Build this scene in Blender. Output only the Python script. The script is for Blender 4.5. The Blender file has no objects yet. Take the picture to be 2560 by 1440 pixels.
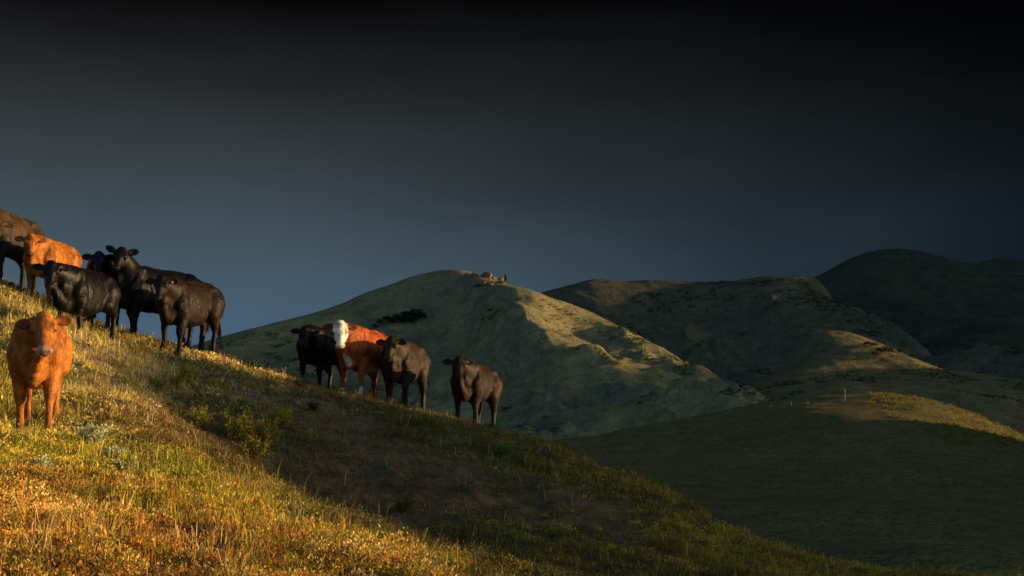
import bpy, math, random, time
import numpy as np
from mathutils import Vector, Matrix
T0 = time.time()
R = math.radians
scene = bpy.context.scene
COL = scene.collection

# ------------------------------------------------------------------ camera
TILT = R(4.5); FPX = 3556.0
cam_d = bpy.data.cameras.new("camera"); cam = bpy.data.objects.new("camera", cam_d); COL.objects.link(cam)
cam_d.lens = 50.0; cam_d.sensor_width = 36.0; cam_d.clip_start = 0.1; cam_d.clip_end = 60000
cam.location = (0, 0, 0); cam.rotation_euler = (R(90) + TILT, 0, 0)
scene.camera = cam

# ------------------------------------------------------------------ sun, sky, exposure
SUN_AZ = R(88.0)      # clockwise from the view direction (+Y)
SUN_EL = R(6.0)
to_sun = Vector((math.sin(SUN_AZ) * math.cos(SUN_EL), math.cos(SUN_AZ) * math.cos(SUN_EL), math.sin(SUN_EL)))
sd = bpy.data.lights.new("sun", 'SUN'); sun = bpy.data.objects.new("sun", sd); COL.objects.link(sun)
sd.energy = 5.0; sd.angle = R(0.5); sd.color = (1.0, 0.66, 0.32)
sun.rotation_euler = to_sun.to_track_quat('Z', 'Y').to_euler(); sun.location = (30, -10, 20)
vs = scene.view_settings
vs.view_transform = 'Standard'; vs.look = 'None'; vs.exposure = 1.10; vs.gamma = 1.0; vs.use_curve_mapping = False
scene.cycles.max_bounces = 5
scene.cycles.volume_bounces = 0

world = bpy.data.worlds.new("World"); scene.world = world; world.use_nodes = True
nt = world.node_tree; nt.nodes.clear()
def N(nt, t, **kw):
    n = nt.nodes.new(t)
    for k, v in kw.items(): setattr(n, k, v)
    return n
def L(nt, a, b): nt.links.new(a, b)
def val(nt, op, a, b=None, c=None, clamp=False):
    n = N(nt, 'ShaderNodeMath', operation=op); n.use_clamp = clamp
    for i, x in enumerate((a, b, c)):
        if x is None: continue
        if isinstance(x, (int, float)): n.inputs[i].default_value = x
        else: L(nt, x, n.inputs[i])
    return n.outputs[0]
def ramp(nt, fac, stops, interp='LINEAR'):
    n = N(nt, 'ShaderNodeValToRGB'); cr = n.color_ramp; cr.interpolation = interp
    while len(cr.elements) < len(stops): cr.elements.new(0.5)
    for e, (p, c) in zip(cr.elements, stops):
        e.position = p; e.color = (c[0], c[1], c[2], 1) if not isinstance(c, (int, float)) else (c, c, c, 1)
    L(nt, fac, n.inputs[0]); return n.outputs[0]
def mixc(nt, fac, a, b, mode='MIX'):
    n = N(nt, 'ShaderNodeMix', data_type='RGBA', blend_type=mode)
    for s, x in ((n.inputs[0], fac), (n.inputs[6], a), (n.inputs[7], b)):
        if isinstance(x, (int, float)): s.default_value = x
        elif isinstance(x, tuple): s.default_value = (x[0], x[1], x[2], 1)
        else: L(nt, x, s)
    return n.outputs[2]
def s2l(c):
    return tuple(((v / 255) / 12.92 if v / 255 <= 0.04045 else ((v / 255 + 0.055) / 1.055) ** 2.4) for v in c)

SKY_K = 1.0 / (2 ** vs.exposure)
def build_world():
    out = N(nt, 'ShaderNodeOutputWorld')
    sky = N(nt, 'ShaderNodeTexSky', sky_type='NISHITA'); sky.sun_disc = False
    sky.sun_elevation = SUN_EL; sky.sun_rotation = SUN_AZ; sky.air_density = 1.0; sky.dust_density = 1.5; sky.ozone_density = 2.0
    tc = N(nt, 'ShaderNodeTexCoord'); sep = N(nt, 'ShaderNodeSeparateXYZ'); L(nt, tc.outputs['Generated'], sep.inputs[0])
    x, y, z = sep.outputs
    # the storm bank ahead: paler blue low on the left, almost black higher up and to the right
    mp = N(nt, 'ShaderNodeMapping'); mp.inputs['Scale'].default_value = (1.0, 1.0, 3.0); L(nt, tc.outputs['Generated'], mp.inputs[0])
    no = N(nt, 'ShaderNodeTexNoise'); no.inputs['Scale'].default_value = 3.2; no.inputs['Detail'].default_value = 5; no.inputs['Roughness'].default_value = 0.5
    L(nt, mp.outputs[0], no.inputs[0])
    n2_ = N(nt, 'ShaderNodeTexNoise'); n2_.inputs['Scale'].default_value = 9.0; n2_.inputs['Detail'].default_value = 6; n2_.inputs['Roughness'].default_value = 0.6; n2_.inputs['Distortion'].default_value = .8; L(nt, mp.outputs[0], n2_.inputs[0])
    nz = val(nt, 'ADD', val(nt, 'SUBTRACT', no.outputs[0], 0.5), val(nt, 'MULTIPLY', val(nt, 'SUBTRACT', n2_.outputs[0], 0.5), 0.22))
    zz = val(nt, 'ADD', z, val(nt, 'MULTIPLY', nz, 0.034))
    t = val(nt, 'DIVIDE', zz, 0.30, clamp=True)
    def c(*v): return tuple(q * SKY_K for q in s2l(v))
    col = ramp(nt, t, [(0.0, c(76, 104, 130)), (0.187, c(72, 96, 118)), (0.29, c(70, 88, 102)), (0.373, c(66, 81, 92)), (0.50, c(58, 68, 75)),
                       (0.60, c(51, 58, 62)), (0.72, c(38, 41, 44)), (0.83, c(23, 24, 26)), (0.92, c(8, 8, 9)), (1.0, c(2, 2, 2))], 'LINEAR')
    xa = val(nt, 'ADD', val(nt, 'MULTIPLY', val(nt, 'ADD', x, 0.36), 1 / 0.72), val(nt, 'MULTIPLY', nz, 0.22), clamp=True)
    mul = ramp(nt, xa, [(0.0, (1.05, 1.03, 1.0)), (0.25, (0.97, 0.97, 0.96)), (0.5, (0.68, 0.70, 0.70)), (0.75, (0.30, 0.33, 0.35)), (0.9, (0.16, 0.185, 0.21)), (1.0, (0.11, 0.13, 0.15))])
    storm = mixc(nt, 1.0, col, mul, 'MULTIPLY')
    front = N(nt, 'ShaderNodeMapRange', interpolation_type='SMOOTHERSTEP'); L(nt, y, front.inputs[0])
    front.inputs[1].default_value = -0.25; front.inputs[2].default_value = 0.80
    bg1 = N(nt, 'ShaderNodeBackground'); L(nt, storm, bg1.inputs[0]); bg1.inputs[1].default_value = 1.0
    bg2 = N(nt, 'ShaderNodeBackground'); L(nt, mixc(nt, 1.0, sky.outputs[0], (.95, .99, 1.06), 'MULTIPLY'), bg2.inputs[0]); bg2.inputs[1].default_value = 0.13
    ms = N(nt, 'ShaderNodeMixShader'); L(nt, front.outputs[0], ms.inputs[0]); L(nt, bg2.outputs[0], ms.inputs[1]); L(nt, bg1.outputs[0], ms.inputs[2])
    L(nt, ms.outputs[0], out.inputs[0])
build_world()

# ------------------------------------------------------------------ helpers
ct, st = math.cos(TILT), math.sin(TILT)
def P(px, py, d):
    """the point on the ray through photograph pixel (px, py) that lies d metres ahead"""
    X = (px - 1280) / FPX; Y = (720 - py) / FPX
    dx, dy, dz = X, ct - st * Y, st + ct * Y
    return np.array((dx / dy * d, d, dz / dy * d))
def proj(p):
    x, y, z = p[..., 0], p[..., 1], p[..., 2]
    f = y * ct + z * st; u = -y * st + z * ct
    return 1280 + FPX * x / f, 720 - FPX * u / f

def hash2(ix, iy, seed):
    h = (ix.astype(np.int64) * 374761393 + iy.astype(np.int64) * 668265263 + seed * 982451653) & 0xFFFFFFFF
    h = ((h ^ (h >> 13)) * 1274126177) & 0xFFFFFFFF
    h = ((h ^ (h >> 16)) * 2246822519) & 0xFFFFFFFF
    return ((h ^ (h >> 15)) & 0xFFFFFF) / float(0xFFFFFF)
def noise2(x, y, seed=0):
    ix = np.floor(x); iy = np.floor(y); fx = x - ix; fy = y - iy
    fx = fx * fx * fx * (fx * (fx * 6 - 15) + 10); fy = fy * fy * fy * (fy * (fy * 6 - 15) + 10)
    a = hash2(ix, iy, seed); b = hash2(ix + 1, iy, seed); c = hash2(ix, iy + 1, seed); d = hash2(ix + 1, iy + 1, seed)
    return ((a * (1 - fx) + b * fx) * (1 - fy) + (c * (1 - fx) + d * fx) * fy) * 2 - 1
def fbm(x, y, octaves=5, seed=0, rough=0.5, lac=2.03):
    s = 0; a = 1; t = 0
    for i in range(octaves):
        s = s + a * noise2(x * lac ** i + 17.3 * i, y * lac ** i - 9.1 * i, seed + i); t += a; a *= rough
    return s / t
def ridged(x, y, octaves=5, seed=0, rough=0.5):
    s = 0; a = 1; t = 0
    for i in range(octaves):
        s = s + a * (1 - np.abs(noise2(x * 2.05 ** i + 5.7 * i, y * 2.05 ** i + 3.3 * i, seed + i))) ** 2; t += a; a *= rough
    return s / t
def sstep(a, b, x):
    t = np.clip((x - a) / (b - a), 0, 1); return t * t * (3 - 2 * t)

class TPS:
    def __init__(self, pts, lam=1e-4, scale=1.0):
        p = np.array(pts, float); self.s = scale
        self.xy = p[:, :2] / scale; z = p[:, 2]; n = len(p)
        d = np.linalg.norm(self.xy[:, None] - self.xy[None], axis=2)
        K = self.k(d) + np.eye(n) * lam
        Q = np.c_[np.ones(n), self.xy]
        A = np.block([[K, Q], [Q.T, np.zeros((3, 3))]])
        self.w = np.linalg.solve(A, np.r_[z, 0, 0, 0])
    @staticmethod
    def k(d): return d * d * np.log(d + 1e-9)
    def __call__(self, x, y):
        x = np.asarray(x, float); sh = x.shape; q = np.c_[x.ravel(), np.asarray(y, float).ravel()] / self.s
        out = np.empty(len(q)); n = len(self.xy)
        for i in range(0, len(q), 40000):
            c = q[i:i + 40000]
            d2 = (c[:, 0:1] - self.xy[:, 0]) ** 2 + (c[:, 1:2] - self.xy[:, 1]) ** 2
            out[i:i + 40000] = (0.5 * d2 * np.log(d2 + 1e-12)) @ self.w[:n] + self.w[n] + c @ self.w[n + 1:]
        return out.reshape(sh)

def mesh_np(name, verts, quads=None, tris=None, mat=None, cols=None, smooth=False, parent=None, attr='coat', uv=None):
    me = bpy.data.meshes.new(name)
    verts = np.asarray(verts, np.float32); me.vertices.add(len(verts)); me.vertices.foreach_set('co', verts.ravel())
    li = []; ls = []; off = 0
    if quads is not None and len(quads):
        q = np.asarray(quads, np.int32); li.append(q.ravel()); ls.append(np.arange(len(q)) * 4 + off); off += len(q) * 4
    if tris is not None and len(tris):
        t = np.asarray(tris, np.int32); li.append(t.ravel()); ls.append(np.arange(len(t)) * 3 + off); off += len(t) * 3
    li = np.concatenate(li).astype(np.int32); ls = np.concatenate(ls).astype(np.int32)
    me.loops.add(len(li)); me.loops.foreach_set('vertex_index', li)
    me.polygons.add(len(ls)); me.polygons.foreach_set('loop_start', ls)
    if cols is not None:
        ca = me.attributes.new(attr, 'FLOAT_COLOR', 'POINT')
        c4 = np.ones((len(verts), 4), np.float32); c4[:, :3] = cols; ca.data.foreach_set('color', c4.ravel())
    me.update(calc_edges=True); me.validate()
    if smooth: me.polygons.foreach_set('use_smooth', np.ones(len(ls), bool))
    if mat is not None: me.materials.append(mat)
    o = bpy.data.objects.new(name, me); COL.objects.link(o)
    if parent is not None: o.parent = parent
    return o
def grid_faces(nx, ny):
    i = np.arange(nx * ny).reshape(nx, ny)
    return np.stack([i[:-1, :-1], i[1:, :-1], i[1:, 1:], i[:-1, 1:]], -1).reshape(-1, 4)
def tag(o, label=None, cat=None, group=None, kind=None):
    if label: o['label'] = label
    if cat: o['category'] = cat
    if group: o['group'] = group
    if kind: o['kind'] = kind
    return o

def mat_base(name, rough=0.9, spec=0.2):
    m = bpy.data.materials.new(name); m.use_nodes = True
    b = m.node_tree.nodes['Principled BSDF']; b.inputs['Roughness'].default_value = rough
    b.inputs['Specular IOR Level'].default_value = spec
    return m, m.node_tree, b
def attr_node(t, name='coat'):
    a = N(t, 'ShaderNodeAttribute', attribute_name=name); return a.outputs['Color']
def noise_tex(t, scale, detail=4, rough=0.55, coord=None, dist=0.0, mscale=None):
    if coord is None:
        coord = N(t, 'ShaderNodeTexCoord').outputs['Object']
    if mscale is not None:
        mp = N(t, 'ShaderNodeMapping'); mp.inputs['Scale'].default_value = mscale; L(t, coord, mp.inputs[0]); coord = mp.outputs[0]
    n = N(t, 'ShaderNodeTexNoise'); n.inputs['Scale'].default_value = scale; n.inputs['Detail'].default_value = detail
    n.inputs['Roughness'].default_value = rough; n.inputs['Distortion'].default_value = dist
    L(t, coord, n.inputs['Vector']); return n.outputs[0]
def bump(t, b, h, strength, dist):
    n = N(t, 'ShaderNodeBump'); n.inputs['Strength'].default_value = strength; n.inputs['Distance'].default_value = dist
    L(t, h, n.inputs['Height']); L(t, n.outputs[0], b.inputs['Normal'])

# ------------------------------------------------------------------ the grazed slope the cattle stand on
vis = [  # pixel x, pixel y, metres ahead
 (-200,1440,6.5),(0,1440,6.6),(300,1440,6.9),(600,1440,7.2),(900,1440,7.6),(1090,1436,8.0),
 (-200,1300,7.9),(0,1300,8.1),(300,1300,8.6),(600,1320,8.7),(900,1362,9.2),(740,1290,10.2),(640,1215,12.3),
 (450,1150,12.4),(200,1150,12.0),(-100,1150,11.4),(560,1150,13.6),
 (100,1092,14.0),(-100,1060,14.8),(60,1052,15.3),(350,1060,15.2),(480,1080,15.8),
 (-100,960,16.8),(60,965,17.3),(230,985,17.0),(340,1000,17.8),(200,900,18.8),(275,915,19.2),(60,870,19.2),(-150,850,19.2),(120,803,21.2),(178,802,21.6),(240,868,20.6),
 (0,790,21.8),(-200,730,22.5),(80,770,23.6),(170,808,24.0),(270,862,23.0),
 (660,1150,16.2),(760,1260,15.6),(860,1330,14.7),(1000,1390,14.0),(1110,1425,13.4),
 (800,1180,17.4),(950,1250,16.2),(1100,1320,15.0),(1200,1420,14.0),(1000,1130,20.0),(820,1060,21.6),(620,980,22.6),(450,930,22.8),(700,1090,19.6),(560,1050,18.8),(380,900,23.0),
 (1130,1220,18.2),(1250,1160,21.0),(1300,1260,18.0),(1350,1380,15.0),(1480,1240,19.0),(1500,1340,16.4),(1620,1420,14.6),(1700,1340,17.2),(1850,1400,16.4),
 (-200,640,28.5),(0,712,27.0),(60,735,26.6),(160,788,25.7),(230,815,25.2),(300,836,25.0),(400,858,25.2),(470,874,25.4),(540,892,25.6),(620,918,26.0),(700,943,26.3),(780,965,26.6),(860,987,26.5),(940,1008,26.2),(1040,1034,26.2),
 (1140,1064,26.0),(1240,1094,25.6),(1340,1124,25.0),(1430,1150,24.2),(1520,1182,22.4),(1600,1214,21.8),(1700,1256,21.0),(1780,1298,20.4),(1850,1340,19.8),(1950,1388,19.2),(2060,1420,18.8),(2200,1436,18.4),(2400,1446,18.4),(2600,1442,18.8),
]
ctrl = [P(*v) for v in vis]
for v in vis[-33:]:      # beyond the crest the ground drops away
    if v[2] < 18: continue
    p = P(*v); r = p / np.linalg.norm(p[:2])
    ctrl.append(np.array((p[0] + .5, p[1] + 4.0, p[2] + 4 * p[2] / p[1] - 0.9)))
    ctrl.append(np.array((p[0] + 2., p[1] + 12.0, p[2] - 5.0)))
for x, y, z in [(-4, 1, -1.55), (4, 1, -2.0), (0, 4.5, -1.5), (-6, 4, -.9), (5, 5, -2.4), (8, 9, -2.9), (12, 14, -3.2), (-14, 8, 1.8), (-18, 18, 4.6), (-20, 27, 6.0), (10, 4, -3.2), (16, 20, -4.2), (16, 10, -4.0), (-14, 0, 1.0), (0, -8, -1.9), (12, -8, -4), (-12, -8, .5), (-22, 42, 1.0), (14, 38, -11.5), (-6, 48, -8.0), (24, 28, -9.0), (26, 8, -6.5), (-26, 6, 5.5)]:
    ctrl.append(np.array((x, y, z)))
_slope = TPS(ctrl, lam=2e-3, scale=10.0)
def slope_z(x, y, detail=True):
    x = np.asarray(x, float); y = np.asarray(y, float)
    z = _slope(x, y)
    if detail:
        k = sstep(4, 9, y)
        hm = ridged(x / 1.1, y / .8, 4, 27) - .55
        z = z + 0.08 * fbm(x / 1.6, y / 1.6, 4, 11) * (0.4 + .6 * k) + 0.05 * fbm(x / .38, y / .30, 3, 21) - 0.09 * hm * (.5 + .5 * k)
        bank = np.exp(-(((x + 6.6) / 1.9) ** 2 + ((y - 19.8) / 2.2) ** 2))     # broken, eroded bank
        z = z + bank * (0.42 * ridged(x / .9, y / .7, 4, 31) - .24)
        gul = np.exp(-(((x + .8) / 3.0) ** 2 + ((y - 17.) / 3.5) ** 2))
        z = z + gul * 0.30 * (ridged(x / 1.1, y / .8, 4, 41) - .5)
    far = np.maximum(np.hypot(x, y - 12) - 32, 0)
    return z - far * 0.35
def slope_n(x, y, e=0.06):
    gx = (slope_z(x + e, y) - slope_z(x - e, y)) / (2 * e); gy = (slope_z(x, y + e) - slope_z(x, y - e)) / (2 * e)
    n = np.stack([-gx, -gy, np.ones_like(gx)], -1); return n / np.linalg.norm(n, axis=-1, keepdims=True)

def axis(segs):
    out = []
    for a, b, step in segs: out.append(np.arange(a, b - 1e-6, step))
    out.append([segs[-1][1]]); return np.concatenate(out)
gx = axis([(-46, -16, .8), (-16, -11, .2), (-11, 5.5, .085), (5.5, 12, .16), (12, 46, .8)])
gy = axis([(-24, 3, .6), (3, 28, .085), (28, 34, .3), (34, 60, 1.0)])
GX, GY = np.meshgrid(gx, gy, indexing='ij')
GZ = slope_z(GX, GY)

# colours of what grows on the slope, by patch of ground
def zones(x, y):
    """weights: rust weeds, yellow-green turf, straw, bare earth"""
    n1 = fbm(x / 1.3, y / 1.3, 4, 5); n2 = fbm(x / .5, y / .5, 3, 55)
    # near mound runs from lower left to lower centre
    mound = sstep(15.2, 12.4, y + 1.6 * np.maximum(x + 4, 0) * .9 + n1 * 1.2)
    left = sstep(-4.0, -5.2, x + .16 * (y - 15) + .5 * n1) * sstep(10, 14, y) * sstep(25, 22.5, y)
    mound = np.maximum(mound, left)
    rust = (mound * sstep(15, 12, y)) * sstep(11.0, 8.8, y + .35 * (x + 2) + n1 * 1.6)
    bank = np.exp(-(((x + 6.0) / 1.7) ** 2 + ((y - 20.0) / 2.0) ** 2)); bank = np.maximum(bank, np.exp(-(((x + 8.3) / 1.3) ** 2 + ((y - 22.5) / 1.6) ** 2))); bank = np.maximum(bank, .9 * np.exp(-(((x + 4.9) / .8) ** 2 + ((y - 17.8) / 1.6) ** 2)))
    straw = sstep(.35, .8, bank + n2 * .25)
    gully = np.exp(-(((x + 1.0) / 3.4) ** 2 + ((y - 17.6) / 3.6) ** 2)); gully = np.maximum(gully, .95 * np.exp(-(((x + 3.2) / 2.0) ** 2 + ((y - 22.2) / 1.6) ** 2)))
    bare = sstep(.44, .86, gully + n1 * .70 + n2 * .45) * (1 - mound)
    return rust, mound, straw, bare
m_slope, t_, b_ = mat_base("hillside_soil", 0.95, 0.1)
def slope_material():
    t, b = t_, b_
    base = attr_node(t)
    n = noise_tex(t, 9.0, 6, .65); n2 = noise_tex(t, 1.7, 4, .6)
    c = mixc(t, 1.0, base, ramp(t, n, [(.3, .55), (.7, 1.45)]), 'MULTIPLY')
    c = mixc(t, 1.0, c, ramp(t, n2, [(.3, .62), (.7, 1.35)]), 'MULTIPLY')
    vo = N(t, 'ShaderNodeTexVoronoi'); vo.inputs['Scale'].default_value = 11; L(t, N(t, 'ShaderNodeTexCoord').outputs['Object'], vo.inputs[0])
    L(t, c, b.inputs['Base Color'])
    bump(t, b, val(t, 'ADD', noise_tex(t, 14.0, 7, .75), val(t, 'MULTIPLY', vo.outputs[0], .5)), 1.0, .07)
slope_material()
def slope_cols(x, y):
    rust, mound, straw, bare = zones(x, y)
    w = lambda a: a[..., None]
    c = np.ones(x.shape + (3,)) * np.array((.085, .072, .030))
    c = c * (1 - w(mound)) + w(mound) * np.array((.13, .11, .035))
    c = c * (1 - w(rust)) + w(rust) * np.array((.12, .055, .022))
    c = c * (1 - w(bare)) + w(bare) * np.array((.135, .088, .044))
    c = c * (1 - w(straw)) + w(straw) * np.array((.36, .27, .14))
    pale = np.exp(-(((x + 3.3) / 1.5) ** 2 + ((y - 22.4) / 1.3) ** 2)) * sstep(-.3, .4, fbm(x / .8, y / .8, 3, 77))
    c = c * (1 - w(pale) * .8) + w(pale) * .8 * np.array((.19, .145, .088))
    return c
hill_near = mesh_np("hillside", np.stack([GX, GY, GZ], -1).reshape(-1, 3), grid_faces(len(gx), len(gy)), mat=m_slope,
                    cols=slope_cols(GX, GY).reshape(-1, 3), smooth=True)
tag(hill_near, "grassy brown hillside the cattle stand on, rising to the left", "hillside", kind='structure')

# ------------------------------------------------------------------ far ground and hills
def land_mat(name, grass, dark, specks, scale, spec_amt=.5, tint=None):
    m, t, b = mat_base(name, .95, .05)
    co = N(t, 'ShaderNodeTexCoord').outputs['Object']
    n1 = noise_tex(t, .012 * scale, 6, .6, co, .6); n2 = noise_tex(t, .09 * scale, 7, .7, co, .4); n3 = noise_tex(t, .5 * scale, 5, .7, co)
    c = mixc(t, ramp(t, n1, [(.30, 0.0), (.72, 1.0)]), grass, dark)
    c = mixc(t, 1.0, c, ramp(t, n2, [(.32, .60), (.68, 1.35)]), 'MULTIPLY')
    c = mixc(t, 1.0, c, ramp(t, n3, [(.3, .7), (.7, 1.3)]), 'MULTIPLY')
    sp = ramp(t, n2, [(.58, 0.0), (.68, 1.0)]); s3 = ramp(t, noise_tex(t, .028 * scale, 5, .7, co), [(.5, 0.0), (.62, spec_amt)])
    c = mixc(t, val(t, 'MULTIPLY', sp, s3), c, specks)
    if tint is not None:
        c = mixc(t, ramp(t, n3, [(.42, 0.0), (.62, 1.0)]) if tint[1] else .0, c, tint[0])
    L(t, c, b.inputs['Base Color'])
    bump(t, b, n2, 1.0, 3.0 / scale)
    return m

def heightfield(name, ctrlpts, x0, x1, y0, y1, nx, ny, mat, fn, lam, scale, label):
    tp = TPS(ctrlpts, lam, scale)
    xs = np.linspace(x0, x1, nx); ys = np.linspace(y0, y1, ny); X, Y = np.meshgrid(xs, ys, indexing='ij')
    Z = tp(X, Y); Z = fn(X, Y, Z)
    o = mesh_np(name, np.stack([X, Y, Z], -1).reshape(-1, 3), grid_faces(nx, ny), mat=mat, smooth=True)
    tag(o, label, "hill", kind='structure')
    return lambda x, y: fn(np.asarray(x, float), np.asarray(y, float), tp(x, y))

GROUND_Z = -60.0
m_ground = land_mat("valley_grass", (.07, .075, .035), (.045, .055, .028), (.02, .025, .015), 1.0)
g = mesh_np("ground", [(-25000, -25000, GROUND_Z), (25000, -25000, GROUND_Z), (25000, 25000, GROUND_Z), (-25000, 25000, GROUND_Z)], [(0, 1, 2, 3)], mat=m_ground)
tag(g, "dark green valley floor beyond the hills", "ground", kind='structure')

# rounded brown hill across the valley on the right
c1 = [P(*v) for v in [(1200,1150,120),(1340,1110,130),(1500,1090,142),(1700,1052,152),(1900,1021,160),(2050,1007,164),(2150,1003,165),(2250,1013,162),(2400,1058,152),(2560,1106,140),(2800,1200,125),
     (1500,1150,120),(1800,1120,118),(2100,1100,112),(2350,1130,108),(1600,1220,90),(1900,1230,84),(2200,1240,80),(2500,1260,84),(1800,1310,66),(2050,1340,60),(2300,1360,58),(2560,1370,60),(2700,1420,56),
     (2000,1410,50),(2400,1420,46),(1400,1200,95),(1200,1300,85)]]
for v in [(1200,1150,120),(1500,1090,142),(1700,1052,152),(1900,1021,160),(2150,1003,165),(2400,1058,152),(2560,1106,140),(2800,1200,125)]:
    p = P(*v); c1.append(np.array((p[0] * 1.02, p[1] + 18, p[2] - 1.4))); c1.append(np.array((p[0] * 1.1, p[1] + 70, p[2] - 20)))
c1 += [np.array(v) for v in [(-60, 120, -35), (-50, 240, -50), (140, 120, -28), (140, 60, -24), (0, 30, -26), (60, 30, -16), (150, 250, -50), (20, 280, -45), (-30, 60, -34)]]
def f1(X, Y, Z):
    return Z + .45 * fbm(X / 14, Y / 14, 4, 101) + .10 * fbm(X / 2.2, Y / 2.2, 4, 102, .6)
def hill_brown():
    m, t, b = mat_base("brown_hill_grass", .95, .05)
    co = N(t, 'ShaderNodeTexCoord').outputs['Object']
    n1 = noise_tex(t, .035, 4, .6, co, .5); n2 = noise_tex(t, .6, 7, .72, co, .3); n3 = noise_tex(t, 3.5, 4, .7, co)
    c = mixc(t, ramp(t, n1, [(.35, 0.0), (.65, 1.0)]), (.100, .080, .030), (.072, .062, .023))
    c = mixc(t, 1.0, c, ramp(t, n2, [(.34, .72), (.66, 1.28)]), 'MULTIPLY')
    c = mixc(t, 1.0, c, ramp(t, n3, [(.34, .50), (.66, 1.5)]), 'MULTIPLY')
    L(t, c, b.inputs['Base Color']); bump(t, b, n3, .8, .06)
    return m
h1 = heightfield("hill", c1, -70, 170, 36, 290, 340, 300, hill_brown(), f1, 1e-3, 60.0, "rounded brown hill with a pale fence post on its crest, right")

# the main mountain with the sunlit yellow flank
M1 = [(200,1010,900),(400,925,950),(540,858,960),(620,826,955),(700,802,950),(800,776,950),(900,737,950),(1000,702,950),(1080,681,948),(1150,673,945),(1200,690,938),(1262,708,928),(1330,733,915),(1450,767,892),(1560,812,865),(1650,852,838),(1740,899,806),(1830,945,765),(1885,985,720),
      (1170,712,915),(1212,755,882),(1243,800,848),(1290,850,812),(1350,905,765),(1410,960,712),(1480,1010,660),
      (1450,830,862),(1560,880,825),(1640,930,780),(1720,980,720),(1600,1000,690),(1790,1010,660),
      (1050,760,925),(900,800,925),(1110,820,900),(1000,860,880),(1170,860,880),(1200,920,840),(850,850,905),(700,860,915),(600,900,880),(800,920,850),(1000,950,810),(1150,980,760),(1300,970,770),
      (1400,1040,660),(1250,1050,670),(1100,1060,660),(900,1010,760),(700,980,800),(500,960,850),(1550,1060,600),(1700,1055,590),(1480,900,780)]
cm1 = [P(*v) for v in M1]
for v in M1[:19]:
    p = P(*v); k = 1.0
    cm1.append(np.array((p[0] + 12, p[1] + 45, p[2] + 45 * p[2] / p[1] - 16))); cm1.append(np.array((p[0] + 60, p[1] + 220, p[2] - 95)))
cm1 += [np.array(v) for v in [(-420, 700, -40), (-500, 1000, 0), (-300, 520, -50), (0, 480, -58), (200, 520, -55), (330, 800, -30), (300, 1100, -50), (0, 1300, -60), (-400, 1300, -60), (100, 420, -66), (-500, 400, -60), (300, 420, -66)]]
def f2(X, Y, Z):
    fade = sstep(900, 840, Y + .1 * X)
    rid = ridged((X + .35 * Y) / 95 + .5 * fbm(X / 120, Y / 120, 3, 9), (Y - .2 * X) / 260, 5, 201, .55)
    r2 = ridged((X + .5 * Y) / 42 + .6 * fbm(X / 60, Y / 60, 3, 29), (Y - .3 * X) / 110, 4, 221, .55)
    calm = 1 - .8 * np.exp(-((X - 42) / 50) ** 2 - ((Y - 825) / 62) ** 2)
    Z = Z + (rid - .55) * 19 * (.10 + .90 * fade) * calm + (r2 - .5) * (9.5 + 10 * sstep(880, 760, Y)) * (.06 + .94 * fade) * (.45 + .55 * calm) + 3.0 * fbm(X / 20, Y / 20, 5, 207, .62) * (.3 + .7 * fade)
    rock = np.exp(-(((X + 18) / 24) ** 2 + ((Y - 935) / 22) ** 2))
    return Z + rock * 0.0
m_m1 = land_mat("mountain_grass", (.195, .166, .066), (.082, .088, .064), (.028, .028, .018), 1.0, .95)
h2 = heightfield("mountain", cm1, -520, 340, 400, 1320, 430, 400, m_m1, f2, 1e-3, 300.0, "grassy mountain with a sunlit yellow right flank and rocky top")

# the long ridge behind it
M2 = [(1200,800,1750),(1300,760,1800),(1385,736,1800),(1450,710,1790),(1500,692,1780),(1550,702,1780),(1620,697,1790),(1700,700,1790),(1770,706,1780),(1850,698,1770),(1930,690,1760),(2000,698,1750),(2045,694,1740),(2120,760,1600),(2200,800,1500),(2300,840,1400),(2420,900,1250),
      (1560,780,1640),(1700,790,1600),(1500,800,1600),(1960,750,1640),(2040,780,1560),(2100,830,1460),(1880,800,1560),(1760,870,1380),(1900,870,1380),(1650,860,1400),(2050,900,1250),(1850,940,1150),(1950,980,980),(1800,960,1080),(2200,900,1280),
      (1820,760,1660),(1640,740,1700),(2150,960,1000),(2350,960,1000),(2500,960,980),(2700,970,980)]
cm2 = [P(*v) for v in M2]
for v in M2[:17]:
    p = P(*v); cm2.append(np.array((p[0] + 20, p[1] + 90, p[2] + 90 * p[2] / p[1] - 30))); cm2.append(np.array((p[0] + 80, p[1] + 420, p[2] - 150)))
cm2 += [np.array(v) for v in [(-300, 1700, -20), (-300, 1300, -60), (0, 1200, -55), (900, 1200, -20), (900, 900, -50), (300, 820, -62), (600, 800, -62), (-300, 2300, -60), (900, 2300, -40), (0, 850, -66)]]
def f3(X, Y, Z):
    fade = sstep(1720, 1600, Y)
    rid = ridged((X + .25 * Y) / 150 + .5 * fbm(X / 200, Y / 200, 3, 19), (Y + .1 * X) / 420, 5, 301, .55)
    return Z + (rid - .55) * 46 * (.12 + .88 * fade) + 6 * fbm(X / 45, Y / 45, 5, 307, .6) * (.3 + .7 * fade)
m_m2 = land_mat("ridge_grass", (.090, .082, .048), (.048, .052, .036), (.02, .024, .015), .7, .95)
h3 = heightfield("mountain", cm2, -350, 950, 780, 2350, 380, 400, m_m2, f3, 1e-3, 500.0, "long rolling grass ridge behind the sunlit mountain")

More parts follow.
